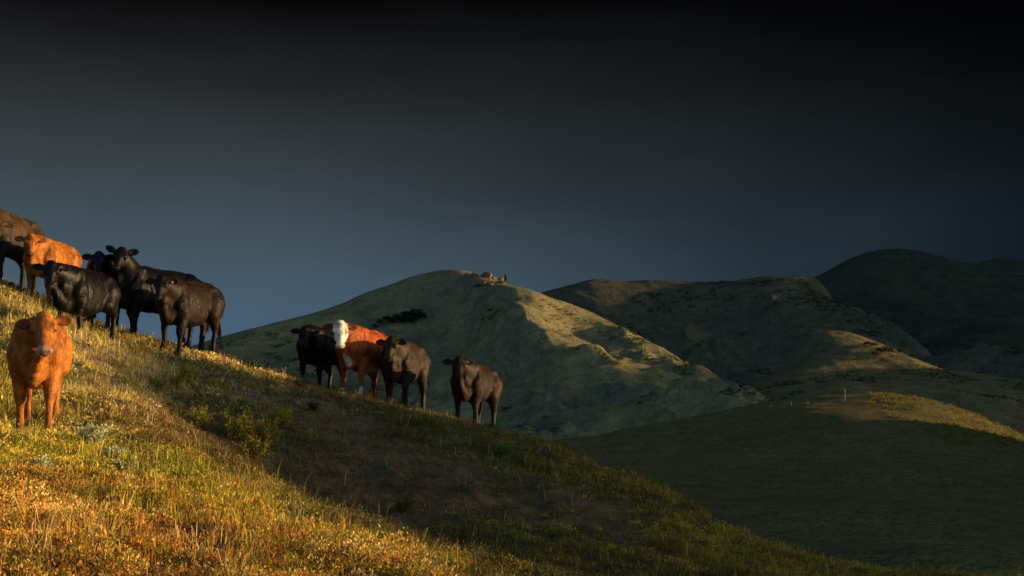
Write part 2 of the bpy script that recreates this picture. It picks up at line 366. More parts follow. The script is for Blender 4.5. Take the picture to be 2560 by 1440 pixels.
# the dark peak at the far right
M3 = [(1800,760,2600),(1950,720,2600),(2040,694,2600),(2100,658,2600),(2150,634,2600),(2200,623,2600),(2300,626,2600),(2380,650,2590),(2430,664,2580),(2490,641,2600),(2560,656,2600),(2700,700,2600),
      (2200,720,2300),(2350,740,2300),(2500,740,2300),(2100,760,2300),(2200,820,2000),(2400,830,2000),(2600,830,2000),(2300,900,1650),(2500,905,1600),(2700,900,1650)]
cm3 = [P(*v) for v in M3]
for v in M3[:12]:
    p = P(*v); cm3.append(np.array((p[0], p[1] + 130, p[2] + 130 * p[2] / p[1] - 40))); cm3.append(np.array((p[0] + 60, p[1] + 600, p[2] - 220)))
cm3 += [np.array(v) for v in [(100, 2400, -60), (300, 1700, -60), (900, 1450, -55), (600, 1450, -55), (1500, 1700, -30), (1600, 2500, 60), (1500, 3300, -60), (300, 3300, -60)]]
def f4(X, Y, Z):
    fade = sstep(2500, 2300, Y)
    rid = ridged((X + .2 * Y) / 230, (Y - .1 * X) / 500, 5, 401, .5)
    return Z + (rid - .5) * 48 * (.1 + .9 * fade) + 5 * fbm(X / 70, Y / 70, 4, 407, .55) * (.4 + .6 * fade)
m_m3 = land_mat("dark_peak_scrub", (.040, .045, .028), (.028, .034, .022), (.018, .022, .015), .5, .6)
h4 = heightfield("mountain", cm3, 50, 1650, 1420, 3350, 300, 300, m_m3, f4, 1e-3, 700.0, "dark scrub covered peak at the far right")

# low sunlit spur in the middle distance, right
M4 = [(1880,962,900),(1960,900,960),(2000,862,985),(2040,847,1000),(2120,850,1000),(2200,870,985),(2300,905,950),(2380,930,920),(2440,945,900),(2530,955,880),(2700,990,850),
      (2000,900,930),(2100,890,920),(2200,905,900),(2300,930,870),(2050,950,820),(2200,960,800),(2400,965,800),(2000,990,720),(2200,1000,700),(2450,985,740),(2650,1010,720)]
cm4 = [P(*v) for v in M4]
for v in M4[:11]:
    p = P(*v); cm4.append(np.array((p[0] + 10, p[1] + 45, p[2] - 10))); cm4.append(np.array((p[0] + 20, p[1] + 180, p[2] - 55)))
cm4 += [np.array(v) for v in [(90, 700, -50), (130, 560, -62), (400, 560, -62), (100, 1150, -55), (500, 1100, -60), (480, 800, -40)]]
def f5(X, Y, Z):
    return Z + 5 * (ridged(X / 90, Y / 120, 4, 501, .5) - .5) * sstep(960, 880, Y) + 1.2 * fbm(X / 20, Y / 20, 4, 507)
m_m4 = land_mat("spur_grass", (.13, .108, .045), (.07, .07, .038), (.02, .024, .015), 1.1, .9)
h5 = heightfield("hill", cm4, 80, 520, 540, 1180, 220, 260, m_m4, f5, 1e-3, 200.0, "low spur with a sunlit back below the dark peak")
print("terrain", time.time() - T0)

# ------------------------------------------------------------------ unseen hills added at right, crests shaped to cast shade on slope and valley
S2 = np.array((math.sin(SUN_AZ), math.cos(SUN_AZ))); E2 = np.array((-S2[1], S2[0])); TE = math.tan(SUN_EL)
def shade_hill(name, s0, wid, us, ts, base, nu, ns, mat, label, amp, nscale, seed):
    u = np.linspace(us[0], us[-1], nu); s = np.linspace(s0 - wid * 3, s0 + wid * 3, ns)
    Ug, Sg = np.meshgrid(u, s, indexing='ij')
    T = np.interp(u, us, ts); k = np.array([.25, .5, .25])
    for _ in range(2): T = np.convolve(np.pad(T, 1, mode='edge'), k, 'valid')
    H = (T + s0 * TE)[:, None]
    prof = np.exp(-((Sg - s0) / wid) ** 2)
    n = amp * fbm(Ug / nscale, Sg / nscale, 5, seed)
    Z = base + (H - base + n) * prof
    xy = Sg[..., None] * S2 + Ug[..., None] * E2
    o = mesh_np(name, np.concatenate([xy, Z[..., None]], -1).reshape(-1, 3), grid_faces(nu, ns)[:, ::-1], mat=mat, smooth=True)
    return tag(o, label, "hill", kind='structure')
shade_hill("hill", 95.0, 22.0, [6, 8, 10, 11.5, 13, 14, 15.5, 17, 17.8, 18.8, 20, 21.5, 22.8, 23.6, 24.5, 24.75, 24.95, 28, 31, 40, 70, 115, 123, 128, 131],
          [-1.0, -1.0, -.80, -.68, -.6, -.54, -.40, .08, .42, .85, 1.2, 1.32, 1.5, 1.55, 1.45, .2, -1.2, -1.6, 0, 1, 1, 1, -6, -20, -25.5], -16.0, 700, 90,
          hill_brown(), "unseen grassy rise added out to the side to shade the hillside", .20, 5.0, 61)
shade_hill("mountain", 2000.0, 420.0, [400, 480, 560, 640, 700, 735, 765, 790, 806, 838, 860, 875, 890, 905, 925, 960, 1000, 1080, 1300, 1450, 1600, 1750, 1900, 2050, 2400, 3600],
          [-200, -40, 30, 30, 18, 9, 2, 3, 0, 8, 0, -10, -20, -18, 0, 3, 8, 42, 50, 62, 78, 112, 150, 260, 285, 300], GROUND_Z - 5, 520, 90, m_m3,
          "unseen large mountain added out to the side to shade the far hills", 5.0, 130.0, 63)

# ------------------------------------------------------------------ cattle
def surface_nets(Fv, origin, h):
    ins = Fv < 0
    nx, ny, nz = Fv.shape
    act = np.zeros((nx - 1, ny - 1, nz - 1), np.int8)
    corners = [(i, j, k) for i in (0, 1) for j in (0, 1) for k in (0, 1)]
    for i, j, k in corners: act += ins[i:nx - 1 + i, j:ny - 1 + j, k:nz - 1 + k]
    cells = np.argwhere((act > 0) & (act < 8))
    ci, cj, ck = cells.T
    acc = np.zeros((len(cells), 3)); cnt = np.zeros(len(cells))
    vals = {c: Fv[ci + c[0], cj + c[1], ck + c[2]] for c in corners}
    for a in corners:
        for ax in range(3):
            if a[ax]: continue
            b = list(a); b[ax] = 1; b = tuple(b)
            va, vb = vals[a], vals[b]; m = (va < 0) != (vb < 0)
            t = np.where(m, va / np.where(m, va - vb, 1), 0)
            for q in range(3): acc[:, q] += np.where(m, a[q] + (t if q == ax else 0), 0)
            cnt += m
    verts = origin + (cells + acc / cnt[:, None]) * h
    idx = -np.ones(act.shape, np.int64); idx[ci, cj, ck] = np.arange(len(cells))
    quads = []
    for ax in range(3):
        sl0 = [slice(None)] * 3; sl1 = [slice(None)] * 3; sl0[ax] = slice(0, -1); sl1[ax] = slice(1, None)
        a, b = ins[tuple(sl0)], ins[tuple(sl1)]
        e = np.argwhere(a != b); u, v = [q for q in range(3) if q != ax]
        e = e[(e[:, u] > 0) & (e[:, v] > 0) & (e[:, u] < act.shape[u]) & (e[:, v] < act.shape[v])]
        s = a[e[:, 0], e[:, 1], e[:, 2]]
        def cell(du, dv):
            c = e.copy(); c[:, u] -= du; c[:, v] -= dv; return idx[c[:, 0], c[:, 1], c[:, 2]]
        q = np.stack([cell(1, 1), cell(0, 1), cell(0, 0), cell(1, 0)], 1)
        flip = s if ax != 1 else ~s
        q[~flip] = q[~flip][:, ::-1]; quads.append(q)
    return verts, np.concatenate(quads)

class Field:
    def __init__(self, lo, hi, h):
        self.h = h; self.lo = np.array(lo, float); n = np.ceil((np.array(hi) - self.lo) / h).astype(int) + 1
        self.ax = [self.lo[i] + np.arange(n[i]) * h for i in range(3)]
        self.F = np.full(tuple(n), 10.0)
    def sub(self, lo, hi):
        s = []
        for i in range(3):
            a = int(np.clip(np.floor((lo[i] - self.lo[i]) / self.h), 0, self.F.shape[i] - 1)); b = int(np.clip(np.ceil((hi[i] - self.lo[i]) / self.h) + 1, a + 1, self.F.shape[i]))
            s.append(slice(a, b))
        X = np.stack(np.meshgrid(self.ax[0][s[0]], self.ax[1][s[1]], self.ax[2][s[2]], indexing='ij'), -1)
        return tuple(s), X
    def add(self, s, d, k, cut=False):
        a = self.F[s]
        if cut:
            b = -d; hh = np.clip(.5 - .5 * (b - a) / k, 0, 1); self.F[s] = a * hh + b * (1 - hh) + k * hh * (1 - hh); return
        hh = np.clip(.5 + .5 * (a - d) / k, 0, 1)
        self.F[s] = a * (1 - hh) + d * hh - k * hh * (1 - hh)
    def cone(self, a, b, ra, rb, k=.05, flat=None, cut=False):
        a = np.array(a, float); b = np.array(b, float); r = max(ra, rb) * 1.1 + k + .02
        s, X = self.sub(np.minimum(a, b) - r, np.maximum(a, b) + r)
        if flat is not None:     # (axis, factor): squash the section along that axis
            n, f = np.array(flat[0], float), flat[1]
            t = (X - a) @ n - 0.0
            bn = (b - a) @ n; X = X + (t / f - t)[..., None] * n; b = b + (bn / f - bn) * n
        ba = b - a; t = np.clip(((X - a) @ ba) / (ba @ ba), 0, 1)
        d = np.linalg.norm(X - a - t[..., None] * ba, axis=-1) - (ra + (rb - ra) * t)
        if flat is not None: d = d * min(1, flat[1] + .15)
        self.add(s, d, k, cut)
    def ell(self, c, r, M=None, k=.05, cut=False):
        c = np.array(c, float); r = np.array(r, float); R_ = r.max() + k + .02
        s, X = self.sub(c - R_, c + R_)
        q = X - c
        if M is not None: q = q @ M            # columns of M = local axes
        k0 = np.linalg.norm(q / r, axis=-1); k1 = np.linalg.norm(q / (r * r), axis=-1) + 1e-9
        self.add(s, k0 * (k0 - 1) / k1, k, cut)

def coat_material(name, rough=.55, sheen=.0, streak=.28, spec=.12):
    m, t, b = mat_base(name, rough, spec)
    base = attr_node(t)
    co = N(t, 'ShaderNodeTexCoord').outputs['Object']
    n = noise_tex(t, 26, 4, .6, co, 0, (1, 1, .35)); n2 = noise_tex(t, 5, 4, .55, co, .6)
    c = mixc(t, 1.0, base, ramp(t, n, [(.3, 1 - streak), (.7, 1 + streak)]), 'MULTIPLY')
    c = mixc(t, 1.0, c, ramp(t, n2, [(.3, .52), (.7, 1.48)]), 'MULTIPLY')
    n3 = noise_tex(t, 60, 3, .6, co, .3, (1, 1, .22)); c = mixc(t, 1.0, c, ramp(t, n3, [(.32, .70), (.68, 1.34)]), 'MULTIPLY')
    L(t, c, b.inputs['Base Color'])
    b.inputs['Sheen Weight'].default_value = sheen; b.inputs['Sheen Roughness'].default_value = .4
    bump(t, b, val(t, 'ADD', n, val(t, 'MULTIPLY', n3, .5)), .6, .012)
    return m
m_coat = coat_material("cattle_coat"); m_gloss = coat_material("glossy_black_coat", .46, 0, .3, .15)
m_eye, t_, b_ = mat_base("cattle_eye", .12, .6); b_.inputs['Base Color'].default_value = (.008, .006, .005, 1)
m_hoof, t_, b_ = mat_base("cattle_hoof", .5, .4); b_.inputs['Base Color'].default_value = (.03, .025, .02, 1)
m_tag, t_, b_ = mat_base("tag_plastic", .45, .4); b_.inputs['Base Color'].default_value = (.50, .28, .22, 1)
m_bristle = coat_material("tail_hair", .8, .1)

PX = [-.90, -.87, -.80, -.68, -.53, -.36, -.15, .05, .23, .38, .51, .62, .71, .78]
PT = [1.13, 1.19, 1.255, 1.29, 1.305, 1.285, 1.265, 1.262, 1.27, 1.285, 1.285, 1.24, 1.17, 1.10]
PB = [.98, .86, .77, .70, .645, .585, .535, .52, .525, .545, .58, .66, .75, .86]
PW = [.06, .12, .18, .225, .235, .232, .255, .27, .265, .24, .21, .175, .135, .085]

def cow(label, cx, depth, heading, s, poll, yaw, pitch, roll=0, kind='black', dpoll=None, belly=0.0, legdx=(0, 0, 0, 0), res=.018, seed=0, eartag=False, group=None, leglift=0, eardroop=.06, hs=.98, pf=.45, drop=0.0):
    rng = np.random.default_rng(seed)
    Xc = P(cx, 1000, depth)[0]; loc = np.array((Xc, depth)); a = R(heading)
    jl = np.random.default_rng(seed + 50).uniform(-.11, .11, 4); legdx = tuple(legdx[i] + jl[i] * (seed != 1) for i in range(4))
    ca, sa = math.cos(a), math.sin(a); Rz = np.array(((ca, -sa), (sa, ca)))
    def gnd(lx, ly):
        w = loc + Rz @ np.array((lx, ly)) * s
        return float(slope_z(w[0], w[1]))
    z0 = np.mean([gnd(.45, .17), gnd(.45, -.17), gnd(-.62, .17), gnd(-.62, -.17)])
    feet_xy = [(.47 + legdx[0], .17), (.47 + legdx[1], -.17), (-.66 + legdx[2], .16), (-.66 + legdx[3], -.16)]
    fz = [(gnd(*f) - z0) / s for f in feet_xy]
    th = math.atan2((fz[0] + fz[1] - fz[2] - fz[3]) / 2, 1.1) * pf
    cth, sth = math.cos(th), math.sin(th)
    def T(x, y, z):
        return np.array((x * cth - (z - .9) * sth, y, .9 + x * sth + (z - .9) * cth - drop))
    # poll from the picture position
    dp = dpoll if dpoll is not None else depth + sa * .98 * s
    w = P(poll[0], poll[1], dp); l2 = Rz.T @ (w[:2] - loc) / s
    pl = np.array((l2[0], l2[1], (w[2] - z0) / s))
    ya = R(yaw) - a; ph = R(pitch)
    f = np.array((math.cos(ya) * math.cos(ph), math.sin(ya) * math.cos(ph), -math.sin(ph)))
    sd_ = np.array((-math.sin(ya), math.cos(ya), 0.)); u = np.cross(f, sd_)
    ro = R(roll); sd_, u = sd_ * math.cos(ro) + u * math.sin(ro), u * math.cos(ro) - sd_ * math.sin(ro)
    M = np.stack([f, sd_, u], 1)
    pl = pl - .02 * u
    HS = hs
    H = lambda x, y, z: pl + M @ (np.array((x * .82, y, z)) * HS)
    lo = np.minimum(np.array((-1.25, -.60, min(fz) - .05)), pl - .62); hi = np.maximum(np.array((1.1, .60, 1.55)), pl + .62)
    lo[2] = min(fz) - .06; hi[2] = max(1.5 + abs(math.sin(th)) * .8, pl[2] + .3)
    Fd = Field(lo, hi, res / s)
    # trunk
    sl, X = Fd.sub(np.array((-1.2, -.55, -1)), np.array((1.2, .55, 2)))
    qx = X[..., 0] * cth + (X[..., 2] + drop - .9) * sth; qz = .9 - X[..., 0] * sth + (X[..., 2] + drop - .9) * cth
    xc = np.clip(qx, PX[0], PX[-1])
    fine = np.linspace(PX[0], PX[-1], 200); kk = np.ones(11) / 11
    def sm(v):
        y = np.interp(fine, PX, v); return np.convolve(np.pad(y, 5, mode='edge'), kk, 'valid')
    top = np.interp(xc, fine, sm(PT)); bot = np.interp(xc, fine, sm(PB)) - belly * np.exp(-((xc + .05) / .4) ** 2)
    wid = np.interp(xc, fine, sm(PW)) * (1 + belly * 1.6 * np.exp(-((xc + .05) / .45) ** 2))
    zc = (top + bot) / 2; hh = (top - bot) / 2
    zr = (qz - zc) / hh
    wz = wid * (1 - .10 * np.clip(zr, 0, 1) ** 1.5)
    rho = (np.abs(X[..., 1] / wz) ** 2.25 + np.abs(zr) ** 2.25) ** (1 / 2.25)
    d = (rho - 1) * np.minimum(wz, hh); dx = np.abs(qx - xc)
    d = np.where(dx > 0, np.sqrt(np.maximum(d, 0) ** 2 + dx ** 2) + np.minimum(d, 0) * 0, d)
    Fd.add(sl, d, .05)
    # shoulder, hips, pin bones, brisket
    for sy in (1, -1):
        Fd.ell(T(.47, sy * .17, .98), (.15, .11, .28), k=.07); Fd.ell(T(-.62, sy * .17, .98), (.20, .125, .24), k=.08)
        Fd.ell(T(-.52, sy * .19, 1.185), (.07, .045, .040), k=.07); Fd.ell(T(-.86, sy * .09, 1.14), (.06, .05, .06), k=.06)
        Fd.ell(T(-.36, sy * .285, 1.06), (.11, .045, .10), k=.06, cut=True)      # hollow before the hip
        Fd.ell(T(-.30, sy * .265, .70), (.07, .04, .13), k=.05, cut=True)        # flank fold
        Fd.cone(T(.31, sy * .285, 1.16), T(.24, sy * .285, .70), .022, .03, k=.05, cut=True)   # crease behind the shoulder
        Fd.cone(T(.56, sy * .255, 1.12), T(.62, sy * .21, .86), .020, .028, k=.05, cut=True)   # crease before it
        Fd.cone(T(.40, sy * .20, 1.20), T(.56, sy * .215, .84), .045, .060, k=.05)              # shoulder blade and point
        Fd.cone(T(-.84, sy * .10, 1.08), T(-.66, sy * .205, .80), .075, .085, k=.06)            # buttock
        for rb in range(5):
            Fd.cone(T(.14 - rb * .085, sy * .275, 1.02), T(.10 - rb * .085, sy * .305, .72), .006, .008, k=.02, cut=True)   # ribs
    Fd.cone(T(.30, 0, 1.285), T(-.70, 0, 1.275), .030, .030, k=.06)
    Fd.ell(T(.57, 0, .66), (.15, .10, .15), k=.08)
    # neck
    hf0 = np.array((f[0], f[1], 0.)); hf0 /= np.linalg.norm(hf0)
    n0 = T(.50, 0, 1.07); n1 = H(.06, 0, -.11) - hf0 * .03; mid = (n0 + n1) / 2 + np.array((.06, 0, .02)) - hf0 * .06; prev = None
    pts = [(1 - t) ** 2 * n0 + 2 * t * (1 - t) * mid + t * t * n1 for t in np.linspace(0, 1, 7)]
    rr = np.array([.215,.20,.185,.165,.145,.12,.10])
    for i in range(6): Fd.cone(pts[i], pts[i + 1], rr[i], rr[i + 1], k=.06)
    thr = H(.15, 0, -.20) - hf0 * .02; br = T(.70, 0, .68); prevp = thr
    for t in (.35, .7, 1.0):                       # dewlap
        q = thr * (1 - t) + br * t + np.array((.03, 0, -.05)) * math.sin(t * math.pi); Fd.cone(prevp, q, .045, .04, k=.07); prevp = q
    # legs
    for i, (fx, fy) in enumerate(feet_xy):
        sy = 1 if fy > 0 else -1; g = fz[i] + (leglift if i == 1 else 0)
        if i < 2:
            topj = T(.46, sy * .18, .90); el = T(.40, sy * .185, .70)
            kn = np.array(((el[0] + fx) / 2 + .02, fy, g + .40)); ft = np.array((fx - .02, fy, g + .125)); 
            Fd.cone(topj, el, .140, .112, k=.06); Fd.cone(el, kn + (0, 0, .03), .105, .062, k=.04); Fd.ell(kn, (.060, .054, .075), k=.03)
            Fd.cone(kn, ft, .048, .040, k=.025)
        else:
            topj = T(-.60, sy * .17, .95); stf = T(-.47, sy * .20, .74)
            hk = np.array((fx - .06, fy, g + .50)); ft = np.array((fx - .005, fy, g + .13))
            Fd.cone(topj, stf, .19, .135, k=.07); Fd.cone(stf, hk + (.02, 0, .03), .125, .058, k=.05); Fd.cone(T(-.74, sy * .15, .92), hk + (0, 0, .06), .12, .050, k=.05)
            Fd.ell(hk, (.062, .046, .065), k=.03); Fd.cone(hk + (0, 0, -.02), ft, .050, .042, k=.025)
        Fd.ell(ft, (.05, .044, .045), k=.02)
        Fd.cone(ft, np.array((fx + .025, fy, g + .055)), .040, .050, k=.02)
        Fd.cone((fx + .01, fy, g + .045), (fx + .045, fy, g + .03), .052, .045, k=.02)
    # tail
    tb = T(-.93, 0, 1.17); t1 = tb + np.array((-.06, 0, -.10)); t2 = t1 + np.array((.01, .02, -.38)); t3 = t2 + np.array((.02, .03, -.20))
    Fd.cone(tb, t1, .045, .032, k=.04); Fd.cone(t1, t2, .030, .022, k=.02); Fd.cone(t2, t3, .024, .035, k=.02)
    # head
    he = lambda c_, r_, **kw: Fd.ell(H(*c_), np.array(r_) * HS, M, **kw)
    hc_ = lambda a_, b_, ra, rb, **kw: Fd.cone(H(*a_), H(*b_), ra * HS, rb * HS, **kw)
    he((.08, 0, -.085), (.12, .108, .110), k=.03)
    he((.15, 0, -.060), (.105, .124, .070), k=.02)
    he((.01, 0, -.02), (.075, .080, .060), k=.03)
    hc_((.18, 0, -.080), (.41, 0, -.080), .088, .060, k=.025)
    he((.19, .056, -.145), (.115, .044, .078), k=.025); he((.19, -.056, -.145), (.115, .044, .078), k=.025)
    hc_((.24, 0, -.168), (.45, 0, -.140), .046, .036, k=.02)
    he((.475, 0, -.078), (.045, .084, .054), k=.02)
    he((.455, 0, -.125), (.045, .058, .036), k=.015)
    hf = hf0
    for sy in (1, -1):
        he((.150, sy * .100, -.030), (.055, .032, .028), k=.015)
        he((.178, sy * .132, -.058), (.034, .020, .020), k=.012, cut=True)
        he((.31, sy * .094, -.050), (.08, .024, .030), k=.03, cut=True)
        he((.520, sy * .046, -.066), (.022, .017, .015), k=.008, cut=True)
        # ears: broad leaf shapes held out sideways, hollow in front
        lng = sd_ * sy - np.array((0, 0, 1.)) * eardroop - hf * .22; lng /= np.linalg.norm(lng)
        nrm = hf - lng * (hf @ lng); nrm /= np.linalg.norm(nrm); wd = np.cross(nrm, lng); ME = np.stack([lng, wd, nrm], 1)
        eb = H(.045, sy * .095, -.045)
        Fd.cone(eb, eb + lng * .05, .030, .032, k=.02)
        Fd.ell(eb + lng * .110, (.098, .066, .026), ME, k=.015)
        Fd.ell(eb + lng * .170 - wd * .006, (.050, .030, .018), ME, k=.02)
        Fd.ell(eb + lng * .118 + nrm * .026, (.072, .044, .022), ME, k=.008, cut=True)
    v, q = surface_nets(Fd.F, Fd.lo, Fd.h)
    # one light smoothing pass
    e = np.concatenate([q[:, [0, 1]], q[:, [1, 2]], q[:, [2, 3]], q[:, [3, 0]]]); acc = np.zeros_like(v); cnt = np.zeros(len(v))
    np.add.at(acc, e[:, 0], v[e[:, 1]]); np.add.at(cnt, e[:, 0], 1); np.add.at(acc, e[:, 1], v[e[:, 0]]); np.add.at(cnt, e[:, 1], 1)
    v = v * .6 + .4 * acc / cnt[:, None]
    # loose skin and hair whorls
    nrm0 = np.zeros_like(v); fn_ = np.cross(v[q[:, 2]] - v[q[:, 0]], v[q[:, 3]] - v[q[:, 1]])
    for i_ in range(4): np.add.at(nrm0, q[:, i_], fn_)
    nrm0 /= np.linalg.norm(nrm0, axis=1)[:, None] + 1e-12
    if (nrm0 * (v - v.mean(0))).sum() < 0: nrm0 = -nrm0
    hd0 = np.clip((np.linalg.norm(v - pl, axis=1) - .25) / .35, .12, 1) * np.clip(v[:, 2] - min(fz), .1, .5) * 2
    wr = fbm(v[:, 0] * 9 + .6 * v[:, 2] * 4, v[:, 2] * 3.2 + v[:, 1] * 4 + seed, 4, 17 + seed) * .017 + fbm(v[:, 0] * 28 + v[:, 1] * 9, v[:, 2] * 10 + seed, 3, 23 + seed) * .008
    v = v + nrm0 * (wr * hd0)[:, None]
    # colours
    hv = (v - pl) @ M / HS; inhead = (hv[:, 0] > -.10) & (hv[:, 0] < .50) & (np.abs(hv[:, 1]) < .35) & (hv[:, 2] > -.26) & (hv[:, 2] < .16) & (np.linalg.norm(v - pl, axis=1) < .58)
    tx = v[:, 0] * cth + (v[:, 2] + drop - .9) * sth; tz = .9 - v[:, 0] * sth + (v[:, 2] + drop - .9) * cth
    nz = fbm(v[:, 0] * 5 + v[:, 1] * 2 + seed, v[:, 2] * 5 - v[:, 1], 4, seed + 5); nf = fbm(v[:, 0] * 18 + seed, (v[:, 2] + v[:, 1]) * 11, 3, seed + 9)
    base = dict(black=(.0032, .0026, .0025), brown=(.0130, .0070, .0045), grey=(.025, .0175, .0125), calf=(.0185, .0102, .0066), orange=(.25, .084, .013), red=(.23, .050, .012), tan=(.042, .024, .0125))[kind]
    c = np.tile(np.array(base), (len(v), 1)) * (1 + .22 * nz + .15 * nf)[:, None]
    def put(mask, col):
        nonlocal c
        mask = np.clip(mask, 0, 1)[:, None]; c = c * (1 - mask) + mask * np.array(col) * (1 + .12 * nf)[:, None]
    if kind in ('brown', 'grey', 'calf', 'black'):
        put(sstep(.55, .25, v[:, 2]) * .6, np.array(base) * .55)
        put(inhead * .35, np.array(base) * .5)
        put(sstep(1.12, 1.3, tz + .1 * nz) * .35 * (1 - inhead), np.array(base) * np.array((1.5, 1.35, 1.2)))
    if kind == 'tan': put(sstep(.95, .75, tz + .08 * nz), (.022, .018, .016))  # lower body darkened: cast shade painted into the coat
    if kind in ('orange',):
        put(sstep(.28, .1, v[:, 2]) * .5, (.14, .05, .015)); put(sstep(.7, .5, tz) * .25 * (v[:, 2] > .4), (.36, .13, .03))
        put(inhead * sstep(.345, .375, hv[:, 0] + .02 * nf), (.10, .05, .03) if seed == 3 else (.40, .24, .16)); put(inhead * sstep(.41, .425, hv[:, 0]) * (hv[:, 2] > -.11), (.07, .04, .028) if seed == 3 else (.26, .13, .085))
    if kind == 'red':
        face = inhead & (np.abs(hv[:, 1]) < .122 + .02 * nf)
        put(face.astype(float) * sstep(-.10, -.04, hv[:, 0] + .02 * nf), (.60, .53, .42))
        bt = np.interp(tx, PX, PB)
        put(sstep(.13, .08, tz - bt + .09 * nz) * (v[:, 2] > .36) * (tx < .30 + .06 * nf) * (tx > -.42), (.40, .33, .26))            # belly
        put(sstep(.075, .055, np.hypot((tz - .62) * .7, v[:, 1] - .03) + .06 * nz + .03 * nf) * (tx > .40), (.46, .38, .30))   # brisket
        neckl = (tx > .60) & (np.abs(v[:, 1] - (pl[1] * np.clip((tx - .5) / .6, 0, 1))) < .035 + .03 * nz) & (tz < 1.08) & (tz > .92) & ~inhead
        put(neckl * .8, (.60, .50, .42)); put(sstep(.15, .10, v[:, 2] - np.interp(v[:, 0], [-.7, .5], [np.mean(fz[2:]), np.mean(fz[:2])]) + .08 * nz), (.45, .36, .30))
    ears = (np.abs(hv[:, 1]) > .135) & (np.linalg.norm(v - pl, axis=1) < .36) & (hv[:, 0] < .16) & (hv[:, 0] > -.12) & (hv[:, 2] > -.2)
    if kind in ('orange', 'red'): put(ears * .75, np.array(base) * np.array((.45, .40, .5)))
    for sy in (1, -1):
        put(sstep(.028, .016, np.linalg.norm((hv - np.array((.452, sy * .046, -.060))) * np.array((.6, 1, 1)), axis=1)), (.012, .008, .007))
        put(inhead * sstep(.045, .025, np.linalg.norm((hv - np.array((.152, sy * .115, -.055))), axis=1)) * .7, np.array(base) * .35)
    if kind in ('black', 'brown', 'grey', 'calf', 'tan'):
        put(inhead * sstep(.40, .415, hv[:, 0]) * .7, (.045, .040, .038))
    # short hair standing off the coat
    p0, p1, p2, p3 = (v[q[:, i]] for i in range(4)); ctr = (p0 + p1 + p2 + p3) / 4
    nrm = np.cross(p2 - p0, p3 - p1); ar = np.linalg.norm(nrm, axis=1); nrm /= ar[:, None] + 1e-12
    if (nrm * (ctr - ctr.mean(0))).sum() < 0: nrm = -nrm; q = q[:, ::-1]
    nh = int(26000 * (s / .95) ** 2 * (1.6 if res < .015 else 1)); pick = rng.choice(len(q), nh, p=ar / ar.sum())
    wgt = rng.random((nh, 2)); root = (p0[pick] * (1 - wgt[:, :1]) + p1[pick] * wgt[:, :1]) * (1 - wgt[:, 1:]) + (p3[pick] * (1 - wgt[:, :1]) + p2[pick] * wgt[:, :1]) * wgt[:, 1:]
    nn = nrm[pick]; flow = np.tile(np.array((-.55, 0, -.8)), (nh, 1)) + rng.normal(0, .22, (nh, 3)); flow -= nn * (flow * nn).sum(1)[:, None]
    hvr = (root - pl) @ M / HS; hd = (hvr[:, 0] > -.05) & (np.linalg.norm(root - pl, axis=1) < .55)
    poll_tuft = hd & (hvr[:, 0] < .09) & (np.abs(hvr[:, 1]) < .09)
    far_ = res > .015; ln = rng.uniform(.014, .032, nh) * (1.35 if far_ else 1.15) * np.where(hd, .45, 1) * np.where(poll_tuft, 3.2, 1) * np.where(root[:, 2] < .35, .5, 1); under = (nn[:, 2] < -.4) & ~hd; ln *= np.where(under, 1.5, 1)
    drc = flow / (np.linalg.norm(flow, axis=1)[:, None] + 1e-9) * .9 + nn * .22
    side = np.cross(drc, nn); side /= np.linalg.norm(side, axis=1)[:, None] + 1e-9
    wd2 = rng.uniform(.0012, .0024, nh)[:, None] * (2.0 if far_ else 1.3)
    hv3 = np.stack([root - side * wd2 - nn * .003, root + side * wd2 - nn * .003, root + drc * ln[:, None]], 1).reshape(-1, 3)
    vc = c[q[pick, 0]] * rng.uniform(.55, 1.6, nh)[:, None]; hc = np.repeat(vc, 3, 0)
    hq = np.arange(nh * 3).reshape(-1, 3) + len(v)
    allv = np.concatenate([v, hv3]) * s; allc = np.concatenate([c, hc])
    root_o = bpy.data.objects.new({'calf': 'calf', 'red': 'steer'}.get(kind, 'cow'), None); COL.objects.link(root_o)
    root_o.location = (loc[0], loc[1], z0); root_o.rotation_euler = (0, 0, a); root_o.empty_display_size = .3
    tag(root_o, label, 'calf' if kind == 'calf' else 'cow', group)
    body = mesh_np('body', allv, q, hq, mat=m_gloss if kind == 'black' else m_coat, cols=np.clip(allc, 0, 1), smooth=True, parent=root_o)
    # eyes
    for sy in (1, -1):
        n1_, n2_ = 10, 7; th_ = np.linspace(0, 2 * np.pi, n1_, endpoint=False); ph_ = np.linspace(0, np.pi, n2_)
        S = np.array([[np.cos(t) * np.sin(p), np.sin(t) * np.sin(p), np.cos(p)] for p in ph_ for t in th_])
        fc = [(i * n1_ + j, (i + 1) * n1_ + j, (i + 1) * n1_ + (j + 1) % n1_, i * n1_ + (j + 1) % n1_) for i in range(n2_ - 1) for j in range(n1_)]
        mesh_np('eye', (S * np.array((.025, .017, .020)) * HS @ M.T + H(.174, sy * .112, -.055)) * s, fc, mat=m_eye, smooth=True, parent=root_o)
    # tail brush
    nb = 260; r0 = t3 + rng.normal(0, .012, (nb, 3)) + np.array((0, 0, 1)) * rng.uniform(0, .10, nb)[:, None]
    dr = np.stack([rng.normal(0, .10, nb), rng.normal(0, .10, nb), -np.ones(nb)], 1); l = rng.uniform(.10, .26, nb)[:, None]; sd2 = np.stack([rng.normal(0, 1, nb), rng.normal(0, 1, nb), np.zeros(nb)], 1); sd2 /= np.linalg.norm(sd2, axis=1)[:, None]
    tv = np.stack([r0 - sd2 * .004, r0 + sd2 * .004, r0 + dr * l], 1).reshape(-1, 3) * s
    tc_ = np.tile(np.array(base) * .7, (len(tv), 1)) * np.repeat(rng.uniform(.6, 1.4, nb), 3)[:, None]
